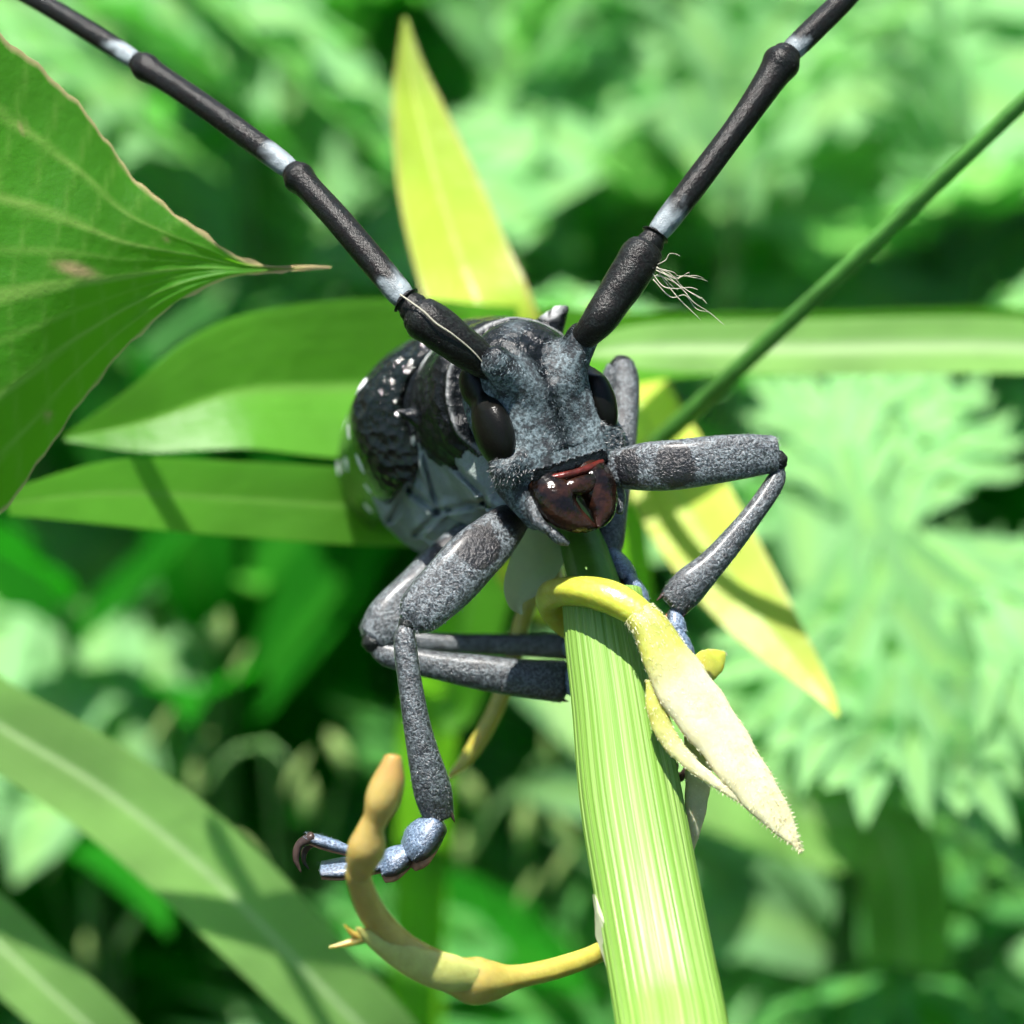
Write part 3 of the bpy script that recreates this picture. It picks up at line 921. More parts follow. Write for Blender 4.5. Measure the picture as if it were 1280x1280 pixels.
# ------------------------------------------------------------------ the reed the beetle climbs
def build_reed():
    axis = [B(752, 742, -50), B(760, 800, -36), B(772, 880, -10), B(789, 1000, 30), B(812, 1130, 90), B(836, 1260, 170), B(858, 1390, 280)]
    r = [49, 53, 56, 62, 63, 64, 66]
    pw = U2W(np.array(axis))
    tail = [pw[-1] + np.array([0.15, -0.9, -0.4]), pw[-1] + np.array([0.35, -2.0, -2.2]), pw[-1] + np.array([0.6, -2.9, -8]), np.array([pw[-1][0] + 0.9, pw[-1][1] - 3.2, -0.4])]
    base = tail[-1]
    root = empty('reed_stalk', base, 'thick striped green reed stalk that the beetle clings to', 'reed')
    P = np.vstack([pw, tail]); R = np.r_[np.array(r) * K, 0.2, 0.24, 0.3, 0.34]
    mod = lambda t, a: 1 + 0.010 * np.cos(a * 36) + 0.006 * np.cos(a * 61 + 1.3) + 0.025 * np.cos(a * 2 + 0.5)
    v, f, t, a = loft(P, R, R * 0.9, up=-FV + UV * 0.35, n=216, sub=6, cap=0.06, mod=mod)
    edge = np.zeros((len(v), 3)); edge[:, 0] = a / (2 * np.pi); edge[:, 1] = t * 4
    put('sheath', mesh('sheath', v - base, f, M['reed'], edge), root)
    # shoot that comes out of the sheath and runs up under the beetle
    s = [B(752, 770, -60), B(742, 730, -75), B(728, 680, -130), B(716, 630, -200), B(708, 585, -260), B(700, 540, -330)]
    v, f, t, a = loft(U2W(np.array(s)), np.array([34, 32, 29, 27, 25, 12]) * K, up=-FV, n=28, mod=lambda t, a: 1 + 0.03 * np.cos(a * 9))
    put('inner_shoot', mesh('inner_shoot', v - base, f, M['reed_shoot']), root)
    # torn pale membrane along the lower left edge of the sheath
    vs, fs = [], []
    for i, (px, py, z, w) in enumerate([(741, 1118, 95, 2), (745, 1140, 105, 9), (752, 1170, 118, 17), (762, 1200, 132, 24), (774, 1235, 150, 26), (788, 1275, 180, 26), (805, 1330, 225, 20)]):
        for k, q in enumerate((-0.35, 0.1, 0.6, 1.0)):
            p = B(px + w * q + 2.0 * math.sin(i * 2.3 + k), py, z + 16 * math.sin(q * 2.2) - 3)
            vs.append(U2W(p) - base)
    for i in range(6):
        for k in range(3):
            b = i * 4 + k; fs.append((b, b + 1, b + 5, b + 4))
    put('membrane', mesh('membrane', vs, fs, M['papery']), root)
    # papery grey-green bract hanging below the jaws
    vs, fs, n = [], [], 15
    S = crom(np.array([(*B(712, 636, -170), 6), (*B(690, 662, -150), 26), (*B(668, 700, -132), 33), (*B(648, 735, -120), 24), (*B(644, 755, -112), 12), (*B(652, 768, -105), 1.5)]), 6)
    T = nrm(np.gradient(S[:, :3], axis=0)); sd_ = nrm(np.cross(T, [0.25, 0.1, 1])); N = np.cross(sd_, T)
    for i in range(len(S)):
        for v_ in np.linspace(-1, 1, n):
            vs.append(U2W(S[i, :3] + sd_[i] * S[i, 3] * v_ + N[i] * S[i, 3] * 0.45 * (v_ * v_ + 0.25 * math.sin(3 * v_))) - base)
    for i in range(len(S) - 1):
        for k in range(n - 1):
            b = i * n + k; fs.append((b, b + 1, b + n + 1, b + n))
    put('bract', mesh('bract', vs, fs, M['papery']), root)['label'] = 'papery grey-green bract hanging below the jaws'
build_reed()

# ------------------------------------------------------------------ vine twining round the reed
def build_vine():
    base = U2W(B(765, 1180, -40))
    root = empty('twining_vine', base, 'yellow vine shoot twining round the reed with a cream young leaf', 'vine')
    spec = [(838, 826, 66, 10), (822, 796, 58, 16), (798, 768, 46, 20), (764, 748, 32, 22), (728, 739, 8, 20), (697, 740, -40, 19), (688, 752, -90, 20), (704, 776, -130, 18), (750, 815, -128, 17),
            (790, 900, -110, 16), (806, 1000, -70, 15), (804, 1100, -20, 14), (775, 1170, 20, 14), (745, 1192, 60, 14), (690, 1212, 100, 15), (645, 1222, 125, 17), (618, 1226, 138, 27),
            (595, 1226, 150, 33), (572, 1220, 160, 27), (540, 1207, 178, 24), (500, 1182, 205, 21), (466, 1142, 235, 19), (449, 1100, 262, 17), (448, 1085, 270, 17)]
    P = [B(*s[:3]) for s in spec]; R = [s[3] * (0.88 if s[1] > 1000 else 0.95) for s in spec]
    v, f, t, a = loft(U2W(np.array(P)), np.array(R) * K, up=(0.3, 0.8, 0.4), n=24, sub=6, mod=lambda t, a: 1 + 0.035 * np.sin(a * 3 + t * 30) + 0.02 * np.sin(a * 7 + t * 11))
    m = np.zeros((len(v), 3)); m[:, 0] = np.clip((t - 0.5) * 3, 0, 1) * 0.75
    put('vine_stem', mesh('vine_stem', v - base, f, M['vine'], m), root)
    # brown-tipped bud in front of the foot
    spec = [(449, 1096, 268, 15), (452, 1078, 276, 21), (459, 1058, 290, 25), (464, 1036, 300, 18), (470, 1022, 305, 17), (478, 1000, 312, 23), (486, 975, 316, 21), (490, 955, 318, 14), (491, 946, 318, 11)]
    v, f, t, a = loft(U2W(np.array([B(*s[:3]) for s in spec])), np.array([s[3] * 0.88 for s in spec]) * K, up=-FV, n=20, sub=5, cap=0.3)
    m = np.zeros((len(v), 3)); m[:, 0] = 0.8; m[:, 1] = np.clip((t - 0.8) * 5, 0, 0.55)
    put('bud', mesh('bud', v - base, f, M['vine'], m), root)['label'] = 'swollen bud with a cut pinkish tip'
    # pale scale clasping the bend, and its two small spikes
    spec = [(592, 1222, 172, 16), (560, 1216, 188, 23), (525, 1206, 203, 20), (492, 1190, 222, 15), (464, 1172, 236, 9), (446, 1160, 246, 2)]
    v, f, t, a = loft(U2W(np.array([B(*s[:3]) for s in spec])), np.array([s[3] for s in spec]) * K, np.array([s[3] for s in spec]) * K * 0.5, up=-FV, n=16)
    m = np.zeros((len(v), 3)); m[:, 0] = 0.8
    m[:, 1] = 0.3 * np.clip((t - 0.9) * 8, 0, 1)
    put('leaf_scale', mesh('leaf_scale', v - base, f, M['bract'], m), root)
    for (p, q) in (((464, 1168, 226, 8), (412, 1184, 240, 1.2)), ((450, 1172, 230, 6), (430, 1156, 246, 1.0))):
        mid = [(p[k] + q[k]) / 2 + (2 if k == 1 else 0) for k in range(4)]
        v, f, t, a = loft(U2W(np.array([B(*s[:3]) for s in (p, mid, q)])), np.array([p[3], mid[3], q[3]]) * K, up=-FV, n=10)
        m = np.zeros((len(v), 3)); m[:, 0] = 0.6; m[:, 1] = t * 0.3
        put('spike', mesh('spike', v - base, f, M['vine'], m), root)
    fuzzV, fuzzF, off = [], [], 0
    def leafy(name, spec, rb, mat, r0, rim, hair_n, label=None, hl=5.0, keel=0.0):
        nonlocal off
        pts = np.array([B(*s[:3]) for s in spec]); ra = np.array([s[3] for s in spec], float)
        v, f, t, a = loft(pts, ra, ra * np.array(rb) + 0.6, up=(0.15, 0.0, 1), n=28, sub=8, cap=0.2,
                          mod=lambda t, a: 1 - keel * np.exp(-((np.abs(a - np.pi / 2) / 0.5) ** 2)) + 0.03 * np.sin(t * 40 + 2 * np.cos(a)))
        m = np.zeros((len(v), 3)); m[:, 0] = np.clip(r0 * (1 - t * (1.4 if r0 < 2 else 3.4)), 0, 1)
        m[:, 1] = rim * np.exp(-((a - 0.0) / 0.16) ** 2) + rim * np.exp(-((a - 2 * np.pi) / 0.16) ** 2) + 0.5 * np.clip((t - 0.96) * 25, 0, 1)
        o = put(name, mesh(name, U2W(v) - base, f, M[mat], np.clip(m, 0, 1)), root)
        if label:
            o['label'] = label
        cen = crom(pts, 8)
        ii = np.clip((t * (len(cen) - 1)).astype(int), 0, len(cen) - 1)
        nn = nrm(v - cen[ii]); T = nrm(np.gradient(cen, axis=0))[ii]
        hv, hf, _ = hairs(v[:-2], nn[:-2], T[:-2], hl, 0.9, hair_n, np.ones(3), 0.5, seed=len(spec))
        fuzzV.append(U2W(hv) - base); fuzzF.extend([tuple(i + off for i in q) for q in hf]); off += len(hv)
    leafy('young_leaf', [(800, 768, 48, 20.5), (812, 784, 56, 23), (826, 808, 64, 27), (843, 840, 72, 33), (868, 878, 78, 35), (898, 918, 84, 32), (929, 964, 92, 28), (957, 1002, 98, 23), (981, 1034, 102, 14), (1000, 1062, 106, 1.5)],
          [0.95, 0.85, 0.62, 0.42, 0.34, 0.32, 0.32, 0.32, 0.32, 0.32], 'bract', 2.2, 0.55, 2600, 'cream fuzzy folded young leaf with a pointed end', keel=0.25)
    leafy('narrow_bract', [(813, 850, 70, 6), (820, 885, 74, 12), (835, 922, 80, 12), (862, 953, 88, 9), (895, 979, 94, 6), (927, 1003, 98, 2)], 0.5, 'bract', 1.4, 0.7, 700, 'narrow yellow bract with a brown rim', 4.0)
    leafy('curled_bract', [(862, 876, 18, 10), (872, 905, 20, 19), (874, 945, 20, 18), (872, 985, 18, 16), (868, 1025, 14, 12), (864, 1070, 10, 1.5)], 0.45, 'bract', 1.9, 0.2, 300, None, 3.0)
    leafy('small_bract', [(858, 862, -40, 10), (876, 838, -60, 20), (894, 826, -80, 17), (906, 816, -95, 3)], 0.2, 'vine', 0.9, 0.0, 60, 'dull olive bract behind the young leaf', 2.5)
    o = put('fuzz', mesh('fuzz', np.vstack(fuzzV), fuzzF, M['fuzz'], smooth=False), root); o['kind'] = 'stuff'
    # thin blurred tendril behind
    pts = [W(690, 700, 0.85), W(655, 770, 0.95), W(640, 830, 1.0), (W(618, 890, 1.05)), W(588, 942, 1.1), W(560, 972, 1.1)]
    v, f, t, a = loft(np.array([U2W(B(704, 772, -118))] + pts), np.array([10, 11, 12, 12, 12, 11, 3]) * K, up=-FV, n=12, sub=6)
    m = np.zeros((len(v), 3)); m[:, 0] = 0.35
    put('tendril', mesh('tendril', v - base, f, M['vine'], m), root)
build_vine()

# ------------------------------------------------------------------ the beetle
HO = B(682, 495, 0)                                    # middle of the face
YAW, ROLL = math.radians(26), math.radians(17)
def HL(x, y, z):
    """head frame (right, up, forward) to beetle units"""
    xr = x * math.cos(YAW) + z * math.sin(YAW); zr = z * math.cos(YAW) - x * math.sin(YAW)
    return HO + np.array([xr * math.cos(ROLL) - y * math.sin(ROLL), xr * math.sin(ROLL) + y * math.cos(ROLL), zr])
HM = np.stack([HL(1, 0, 0) - HO, HL(0, 1, 0) - HO, HL(0, 0, 1) - HO], 1)    # columns = head axes
def toH(p):
    return (p - HO) @ HM

def cone(p, a, b, r0, r1):
    a = np.asarray(a, float); b = np.asarray(b, float)
    ab = b - a; t = np.clip(((p - a) @ ab) / (ab @ ab), 0, 1)
    return np.linalg.norm(p - (a + t[..., None] * ab), axis=-1) - (r0 + (r1 - r0) * t)
def ell(p, c, r):
    q = (p - np.asarray(c, float)) / np.asarray(r, float)
    k = np.linalg.norm(q, axis=-1)
    return (k - 1) * min(r) * (0.6 + 0.4 * np.clip(k, 0, 1))
def rbox(p, c, h, rad):
    q = np.abs(p - np.asarray(c, float)) - np.asarray(h, float)
    return np.linalg.norm(np.maximum(q, 0), axis=-1) + np.minimum(q.max(-1), 0) - rad
def smin(a, b, k):
    h = np.clip(0.5 + 0.5 * (b - a) / k, 0, 1)
    return b + (a - b) * h - k * h * (1 - h)
def smax(a, b, k):
    return -smin(-a, -b, k)

def sdf_head(p):
    q = toH(p)
    d = ell(q, (0, 8, -48), (84, 98, 72))
    d = smin(d, rbox(q, (0, -24, 2), (50, 54, 3), 9), 10)                     # frons
    d = smin(d, cone(q, (-62, -66, -16), (62, -66, -16), 24, 24), 14)            # lower face
    for s in (-1, 1):
        d = smin(d, cone(q, (s * 27, 12, 2), (s * 62, 56, 20), 24, 21), 12)      # antenna mounts
        d = smin(d, ell(q, (s * 76, -74, -14), (20, 22, 22)), 8)                 # cheeks
        d = smin(d, cone(q, (s * 66, -8, -44), (s * 62, -60, -34), 20, 22), 12)  # eye surround
    d = smax(d, -cone(q, (0, 92, 24), (0, 24, 27), 26, 9), 12)                   # groove between the mounts
    d = smax(d, -cone(q, (0, 30, 17), (0, -60, 17), 2.2, 1.4), 3)                # line down the face
    d = smin(d, rbox(q, (0, -88, 0), (46, 5, 4), 9), 7)                          # clypeus
    for s in (-1, 1):                                                            # mouth parts below the cheeks
        d = smin(d, cone(q, (s * 66, -92, -30), (s * 50, -140, -22), 22, 18), 10)
    d = smin(d, cone(q, (-24, -92, -40), (24, -92, -40), 30, 30), 12)
    return d

PC0, PC1 = B(650, 490, -96), B(592, 516, -290)
PAX = nrm(PC1 - PC0)
def sdf_pron(p):
    ab = PC1 - PC0; L = np.linalg.norm(ab)
    t = ((p - PC0) @ PAX) / L
    rad = np.linalg.norm(p - (PC0 + np.clip(t, 0, 1)[..., None] * ab), axis=-1)
    prof = 94 + 13 * np.sin(np.clip(t, 0, 1) * np.pi) + 3.5 * np.exp(-((t - 0.03) / 0.03) ** 2) - 6 * np.exp(-((t - 0.14) / 0.045) ** 2) - 5 * np.exp(-((t - 0.86) / 0.05) ** 2) + 4 * np.exp(-((t - 0.97) / 0.05) ** 2)
    d = smax(rad - prof, (np.abs(t - 0.5) - 0.5) * L, 10)
    d = d + 1.6 * fnoise(p, 0.09, 5) + 0.8 * fnoise(p, 0.2, 8)
    return d
SPL = (B(545, 528, -185), B(497, 514, -170))
SPR = (B(680, 420, -190), B(703, 386, -180))
def sdf_under(p):
    d = cone(p, B(640, 575, -130), B(610, 560, -260), 66, 84)
    d = smin(d, cone(p, B(606, 570, -270), B(575, 588, -430), 84, 96), 20)
    d = smin(d, cone(p, B(575, 588, -430), B(520, 608, -950), 96, 40), 20)
    for a, b, r0, r1 in ((B(668, 610, -70), B(640, 636, -60), 40, 30), (B(735, 575, -70), B(752, 580, -52), 40, 26),
                         (B(630, 640, -260), B(610, 655, -265), 46, 36), (B(700, 600, -260), B(720, 600, -260), 50, 36), (B(590, 650, -460), B(575, 660, -470), 48, 36)):
        d = smin(d, cone(p, a, b, r0, r1), 10)
    for a, b, r0, r1 in ((B(562, 560, -262), B(592, 622, -240), 40, 38), (B(540, 575, -330), B(562, 636, -325), 44, 40), (B(590, 640, -300), B(620, 648, -280), 34, 30)):
        d = smin(d, cone(p, a, b, r0, r1), 3)
    # plates meeting in low ridges
    for a, n_ in ((B(520, 590, -330), (-0.75, -0.15, 0.6)), (B(560, 640, -330), (-0.35, -0.75, 0.55)), (B(560, 600, -240), (-0.5, -0.35, 0.78))):
        pl = (p - a) @ nrm(n_)
        d = smin(d, smax(d - 9, pl + 4, 6), 3)
    # seams between the plates
    sc = DU / (DU - p[..., 2]); ix, iy = 640 + p[..., 0] * sc, 640 - p[..., 1] * sc
    near = np.clip((p[..., 2] + 520) / 60, 0, 1)
    for (x0, y0), (x1, y1) in (((524, 536), (512, 612)), ((512, 612), (546, 640)), ((546, 640), (604, 628)), ((530, 545), (606, 622)), ((528, 560), (548, 638)), ((512, 612), (488, 650)), ((548, 642), (520, 668)), ((604, 628), (640, 650))):
        tx = np.clip(((ix - x0) * (x1 - x0) + (iy - y0) * (y1 - y0)) / ((x1 - x0) ** 2 + (y1 - y0) ** 2), 0, 1)
        ds = np.hypot(ix - x0 - tx * (x1 - x0), iy - y0 - tx * (y1 - y0))
        d = d + near * (6.5 * np.exp(-(ds / 3.2) ** 2) - 2.5 * np.exp(-((ds - 8) / 4.5) ** 2))
    return d
def sdf_body(p):
    d = smin(sdf_head(p), sdf_pron(p), 7)
    d = smin(d, smin(cone(p, *SPL, 24, 2.5), cone(p, *SPR, 26, 9), 2), 9)
    return smin(d, sdf_under(p), 9)

def build_beetle():
    foot = U2W(B(700, 720, -150))
    root = empty('longhorn_beetle', foot, 'black longhorn beetle with white-spotted wing cases and grey-blue face and legs', 'beetle')
    loc = lambda v: U2W(np.asarray(v)) - foot
    v, f = surface_nets(sdf_body, (-270, -110, -1010), (150, 270, 90), 3.0)
    nor = vert_normals(v, f)
    # finer head on top of the coarse grid is not needed: the down hides the facets
    dh, dp, du = sdf_head(v), sdf_pron(v), sdf_under(v)
    q = toH(v)
    isH = (dh < dp + 4) & (dh < du + 4)
    isU = (du <= dp) & (du <= dh)
    m = np.zeros((len(v), 3))
    face = isH.astype(float)
    down = 0.95 * face
    down -= face * 0.55 * np.exp(-((q[:, 0] + 2) / 16) ** 2) * (q[:, 1] > -70)             # bare middle line
    down -= face * 0.45 * np.exp(-((np.abs(q[:, 0]) - 76) ** 2 + (q[:, 1] + 74) ** 2) / 24 ** 2)   # rough cheeks
    down -= face * 0.75 * np.clip((q[:, 1] - 45) / 30, 0, 1)                                # crown
    down -= face * 0.7 * (q[:, 1] < -84) * (np.abs(q[:, 0]) < 54)
    down = np.maximum(down, isU * 0.9)
    bluep = np.exp(-(((v - HL(-12, 96, 0))[:, :2] / 24) ** 2).sum(-1))
    m[:, 0] = np.clip(down + 0.6 * bluep * isH, 0, 1)
    m[:, 1] = isU
    dR = np.linalg.norm(v - (SPR[1] + np.array([-14, 2, 0])), axis=1)
    dL = np.linalg.norm(v - B(535, 452, -200), axis=1)
    m[:, 2] = np.clip(1.5 - dR / 15, 0, 1) * (fnoise(v, 0.3, 2) > -0.5) + 0.8 * np.clip(1.4 - dL / 16, 0, 1)
    t_p = ((v - PC0) @ PAX) / np.linalg.norm(PC1 - PC0)
    m[:, 2] = np.maximum(m[:, 2], 0.4 * np.exp(-((t_p - 0.018) / 0.007) ** 2) * (dp < 4) * ~isU)       # pale rim of the collar
    put('body', mesh('body', loc(v), f.tolist(), M['body'], np.clip(m, 0, 1)), root)

    # ---- down on face and underside
    flow = nrm(np.where((np.abs(q[:, 0]) > 8)[:, None], (HM @ np.array([[0.0], [-0.75], [0.0]])).T + np.sign(q[:, :1]) * HM[:, 0][None] * 0.9, HM[:, 1][None] * -1))
    sel = np.where(isH & (m[:, 0] > 0.35) & (nor[:, 2] > -0.25) & (rng.random(len(v)) < m[:, 0] * (0.45 + 0.75 * fnoise(v, 0.11, 4)) + 0.05))[0]
    tint = np.array([0.20, 0.25, 0.27])[None] * (0.55 + 0.45 * fnoise(v[sel], 0.06, 9))[:, None]
    h1 = hairs(v[sel], nor[sel], flow[sel], 4.2, 0.5, 4200, tint, 0.2, 1)
    sel2 = np.where(isU & (nor[:, 2] > -0.2) & (v[:, 2] > -500))[0]
    h2 = hairs(v[sel2], nor[sel2], np.repeat(PAX[None], len(sel2), 0), 4.5, 0.45, 500, np.array([0.16, 0.18, 0.18]), 0.2, 2)
    ck = np.where(isH & (np.abs(np.abs(q[:, 0]) - 76) < 22) & (np.abs(q[:, 1] + 74) < 24))[0]
    h3 = hairs(v[ck], nor[ck], flow[ck], 6.5, 0.7, 500, np.array([0.17, 0.17, 0.17]), 0.6, 3)
    hv, hf, hm = join([h1, h2, h3])
    o = put('down_hair', mesh('down_hair', loc(hv), hf, M['hair'], np.clip(hm, 0, 1), smooth=False), root); o['kind'] = 'stuff'

    # ---- eyes: kidney shaped, wrapping the antenna mounts
    for s in (-1, 1):
        def eye(p, s=s):
            e = toH(p)
            d = ell(e, (s * 75, -24, -18), (22, 48, 36))
            d = smin(d, ell(e, (s * 70, 36, -44), (16, 30, 26)), 10)
            return smax(d, -cone(e, (s * 64, 40, 16), (s * 90, 34, 12), 27, 27), 6)
        ev, ef = surface_nets(eye, HL(s * 74, 0, -20) - 100, HL(s * 74, 0, -20) + 100, 2.5)
        put('eye', mesh('eye', loc(ev), ef.tolist(), M['eye']), root)
    # ---- lip and jaws
    lv, lf, _, _ = loft([HL(-44, -99, 9), HL(-20, -102, 18), HL(0, -103, 20), HL(20, -102, 18), HL(44, -99, 9)], [4, 5, 5, 5, 4], [4, 6, 6, 6, 4], up=HM[:, 2], n=14)
    put('clypeus_rim', mesh('clypeus_rim', loc(lv), lf, M['lip']), root)['label'] = 'red-brown rim above the jaws'
    lv, lf, _, _ = loft([HL(-34, -114, 12), HL(-14, -119, 22), HL(0, -120, 24), HL(14, -119, 22), HL(34, -114, 12)], [7, 11, 12, 11, 7], [6, 8, 8, 8, 6], up=HM[:, 2], n=18)
    put('upper_lip', mesh('upper_lip', loc(lv), lf, M['jaw']), root)
    for s in (-1, 1):
        pts = [HL(s * 28 - 3, -104, -6), HL(s * 29 - 3, -122, 4), HL(s * 28 - 3, -141, 11), HL(s * 21 - 2, -157, 18), HL(s * 11, -168, 22), HL(s * 0 + 3, -176, 25 + 3 * s)]
        jv, jf, jt, ja = loft(pts, [27, 28, 23.5, 17.5, 11, 2.2], [22, 26, 24, 18, 11, 2.2], up=HM[:, 2], n=28, sub=7, cap=0.4,
                              mod=lambda t, a: 1 + 0.012 * np.sin(t * 14 + 3 * np.cos(a)))
        put('mandible', mesh('mandible', loc(jv), jf, M['jaw']), root)
    for pts, r in (([HL(-58, -120, -8), HL(-62, -146, 0), HL(-50, -166, 6)], [9, 8, 6]), ([HL(-50, -166, 6), HL(-44, -176, 8), HL(-36, -184, 10)], [7, 7, 4]),
                   ([HL(58, -120, -8), HL(62, -146, -6), HL(54, -166, -4)], [9, 8, 5])):
        pv, pf, pt, pa = loft(pts, r, up=(0, 0.2, 1), n=12)
        mm = np.zeros((len(pv), 3)); mm[:, 0] = 0.7
        put('palp', mesh('palp', loc(pv), pf, M['leg'], mm), root)

    # ---- wing cases
    EA0, EA1 = B(588, 508, -262), B(520, 604, -1040)
    ax = nrm(EA1 - EA0); rl = math.radians(24)
    dors = np.array([-math.sin(rl), math.cos(rl), 0.0]); dors = nrm(dors - (dors @ ax) * ax); lat = np.cross(dors, ax)
    if lat[0] < 0:
        lat = -lat
    tk = np.array([0, 0.02, 0.05, 0.1, 0.2, 0.4, 0.6, 0.75, 0.87, 0.95, 1.0])
    wk = np.array([0.62, 0.84, 0.97, 1.02, 1.02, 1.0, 0.97, 0.90, 0.72, 0.45, 0.05]) * 152
    hk = np.array([0.72, 0.90, 0.99, 1.03, 1.04, 1.03, 0.98, 0.88, 0.68, 0.42, 0.05]) * 122
    nt, na = 90, 54
    tt = np.linspace(0, 1, nt) ** 1.25
    wv, hv_ = np.interp(tt, tk, wk), np.interp(tt, tk, hk)
    ker = np.ones(5) / 5
    sm = lambda x: np.r_[x[:2], np.convolve(x, ker, 'valid'), x[-2:]]
    wv, hv_ = sm(wv), sm(hv_)
    for s in (-1, 1):
        rings = []
        for i in range(nt):
            c = EA0 + (EA1 - EA0) * tt[i]
            th = np.linspace(0.0, math.radians(118), na)
            def ringp(off, th):
                ct = np.sign(np.cos(th)) * np.abs(np.cos(th)) ** 0.9; st = np.sin(th) ** 0.9
                hump = 1 + 0.05 * np.exp(-((tt[i] - 0.05) / 0.04) ** 2) * np.exp(-((th - 1.05) / 0.35) ** 2)
                return c + lat * (s * (np.maximum(wv[i] - off, 1) * st * hump + 1.2))[:, None] + dors * (np.maximum(hv_[i] - off, 1) * ct * hump)[:, None]
            rings.append(np.vstack([ringp(0, th), ringp(7, th[::-1])]))
        R3 = np.array(rings); n2 = R3.shape[1]
        V = R3.reshape(-1, 3).copy()
        thg = np.tile(np.r_[np.linspace(0, 118, na), np.linspace(118, 0, na)], nt); ttg = np.repeat(tt, n2)
        gr = np.clip(1 - ttg / 0.16, 0, 1)
        outer = np.tile(np.r_[np.ones(na), np.zeros(na)], nt)
        dirn = nrm(V - (EA0 + np.outer(ttg, EA1 - EA0)))
        V += dirn * (outer * (gr * 2.2 * np.maximum(0, fnoise(V, 0.32, 21)) + 1.0 * fnoise(V, 0.07, 6)))[:, None]
        F = []
        for i in range(nt - 1):
            for j in range(n2):
                j2 = (j + 1) % n2
                F.append((i * n2 + j, i * n2 + j2, (i + 1) * n2 + j2, (i + 1) * n2 + j))
        for j in range(na - 1):
            F.append((j, n2 - 1 - j, n2 - 2 - j, j + 1))
            e = (nt - 1) * n2
            F.append((e + j, e + j + 1, e + n2 - 2 - j, e + n2 - 1 - j))
        ms = np.zeros((len(V), 3)); ms[:, 1] = gr
        r2 = random.Random(3 + s)
        spots = [(0.07, 42, .02, 6), (0.16, 66, .025, 5), (0.22, 30, .03, 8), (0.34, 86, .03, 4), (0.36, 50, .03, 7), (0.5, 24, .03, 8), (0.56, 72, .03, 5),
                 (0.66, 48, .03, 8), (0.75, 76, .03, 8), (0.8, 30, .03, 9), (0.38, 108, .03, 4), (0.28, 60, .02, 4), (0.12, 92, .018, 5), (0.2, 104, .02, 4)]
        for (a, b, ra, rb) in spots:
            b += r2.uniform(-5, 5)
            dd = ((ttg - a) / ra) ** 2 + ((thg - b) / rb) ** 2 + 0.35 * fnoise(V, 0.12, 13)
            ms[:, 2] = np.maximum(ms[:, 2], np.clip(1.5 - dd, 0, 1))
        put('wing_case', mesh('wing_case', loc(V), F, M['elytra'], ms), root)

    # ---- antennae: scape, then segments with a white ring at the base and a swollen dark end
    def limb(name, parent, pts, ra, rb=None, mat='leg', up=(0, 0, 1), n=20, sub=7, cap=0.5, mfun=None, mod=None, power=1.0, hair=0, hl=4.0, tint=(0.13, 0.14, 0.16)):
        pts = [np.asarray(p, float) for p in pts]
        v, f, t, a = loft(pts, ra, rb, up, n, sub, cap, mod, power)
        mm = np.zeros((len(v), 3)); mm[:, 0] = 0.9
        if mfun:
            mfun(mm, t, a, v)
        o = put(name, mesh(name, loc(v), f, M[mat], np.clip(mm, 0, 1)), parent)
        if hair:
            cen = crom(np.array(pts), sub); ii = np.clip((t * (len(cen) - 1)).round().astype(int), 0, len(cen) - 1)
            nn = nrm(v - cen[ii]); T = nrm(np.gradient(cen, axis=0))[ii]
            w_ = np.where((mm[:, 0] > 0.2) & (mm[:, 1] < 0.25))[0]
            hairset.append(hairs(v[w_], nn[w_], T[w_], hl, 0.55, int(hair * 0.6), np.array(tint), 0.28, seed=len(hairset) + 20))
        return o
    hairset = []
    def scape_m(mm, t, a, v):
        mm[:, 0] = 0.55 + 0.3 * (t < 0.12)
        mm[:, 2] = 0.0
    def seg_m(mm, t, a, v):
        mm[:, 0] = 0.35
        mm[:, 2] = np.clip((0.19 - t) / 0.09 + 0.6 * fnoise(v, 0.25, 7), 0, 1) * np.clip(0.62 + 0.5 * np.sin(a + 0.6) + 0.3 * fnoise(v, 0.4, 3), 0, 1) * np.clip(t / 0.03, 0, 1)
    segmod = lambda t, a: 1 + 0.02 * np.cos(a * 5 + t * 9)
    def antenna(scape, segs):
        an = limb('antenna', root, scape[0], scape[1], mat='antenna', mfun=scape_m, n=24, hair=250, hl=3.5, tint=(0.04, 0.04, 0.04), mod=lambda t, a: 1 + 0.015 * np.sin(a * 4 + t * 20))
        for p0, p1, r0, r1 in segs:
            p0, p1 = np.array(p0), np.array(p1)
            L = p1 - p0; side = nrm(np.cross(L, [0, 0, 1])) * np.linalg.norm(L) * 0.012
            P = [p0 + L * q + side * math.sin(q * 3.1) for q in (0, 0.08, 0.3, 0.6, 0.86, 0.95, 1.0)]
            limb('antenna_segment', an, P, [r0 * 0.66, r0 * 0.92, r0 * 0.98, r0 * 0.96, r1 * 0.95, r1 * 1.16, r1 * 0.86], mat='antenna', mfun=seg_m, n=20, hair=160, hl=2.6, tint=(0.03, 0.03, 0.03), mod=segmod)
        return an
    # left in the picture
    antenna(([HL(-50, 44, 0), B(604, 452, 30), B(575, 431, 42), B(545, 408, 46), B(528, 398, 44), B(520, 393, 42)], [14, 21, 25, 27, 27, 22]),
            [(B(528, 398, 42), B(506, 374, 36), 20, 17), (B(510, 380, 38), B(366, 214, -60), 18, 18), (B(368, 216, -60), B(172, 78, -210), 16, 17), (B(175, 80, -210), B(-10, -30, -360), 14, 14)])
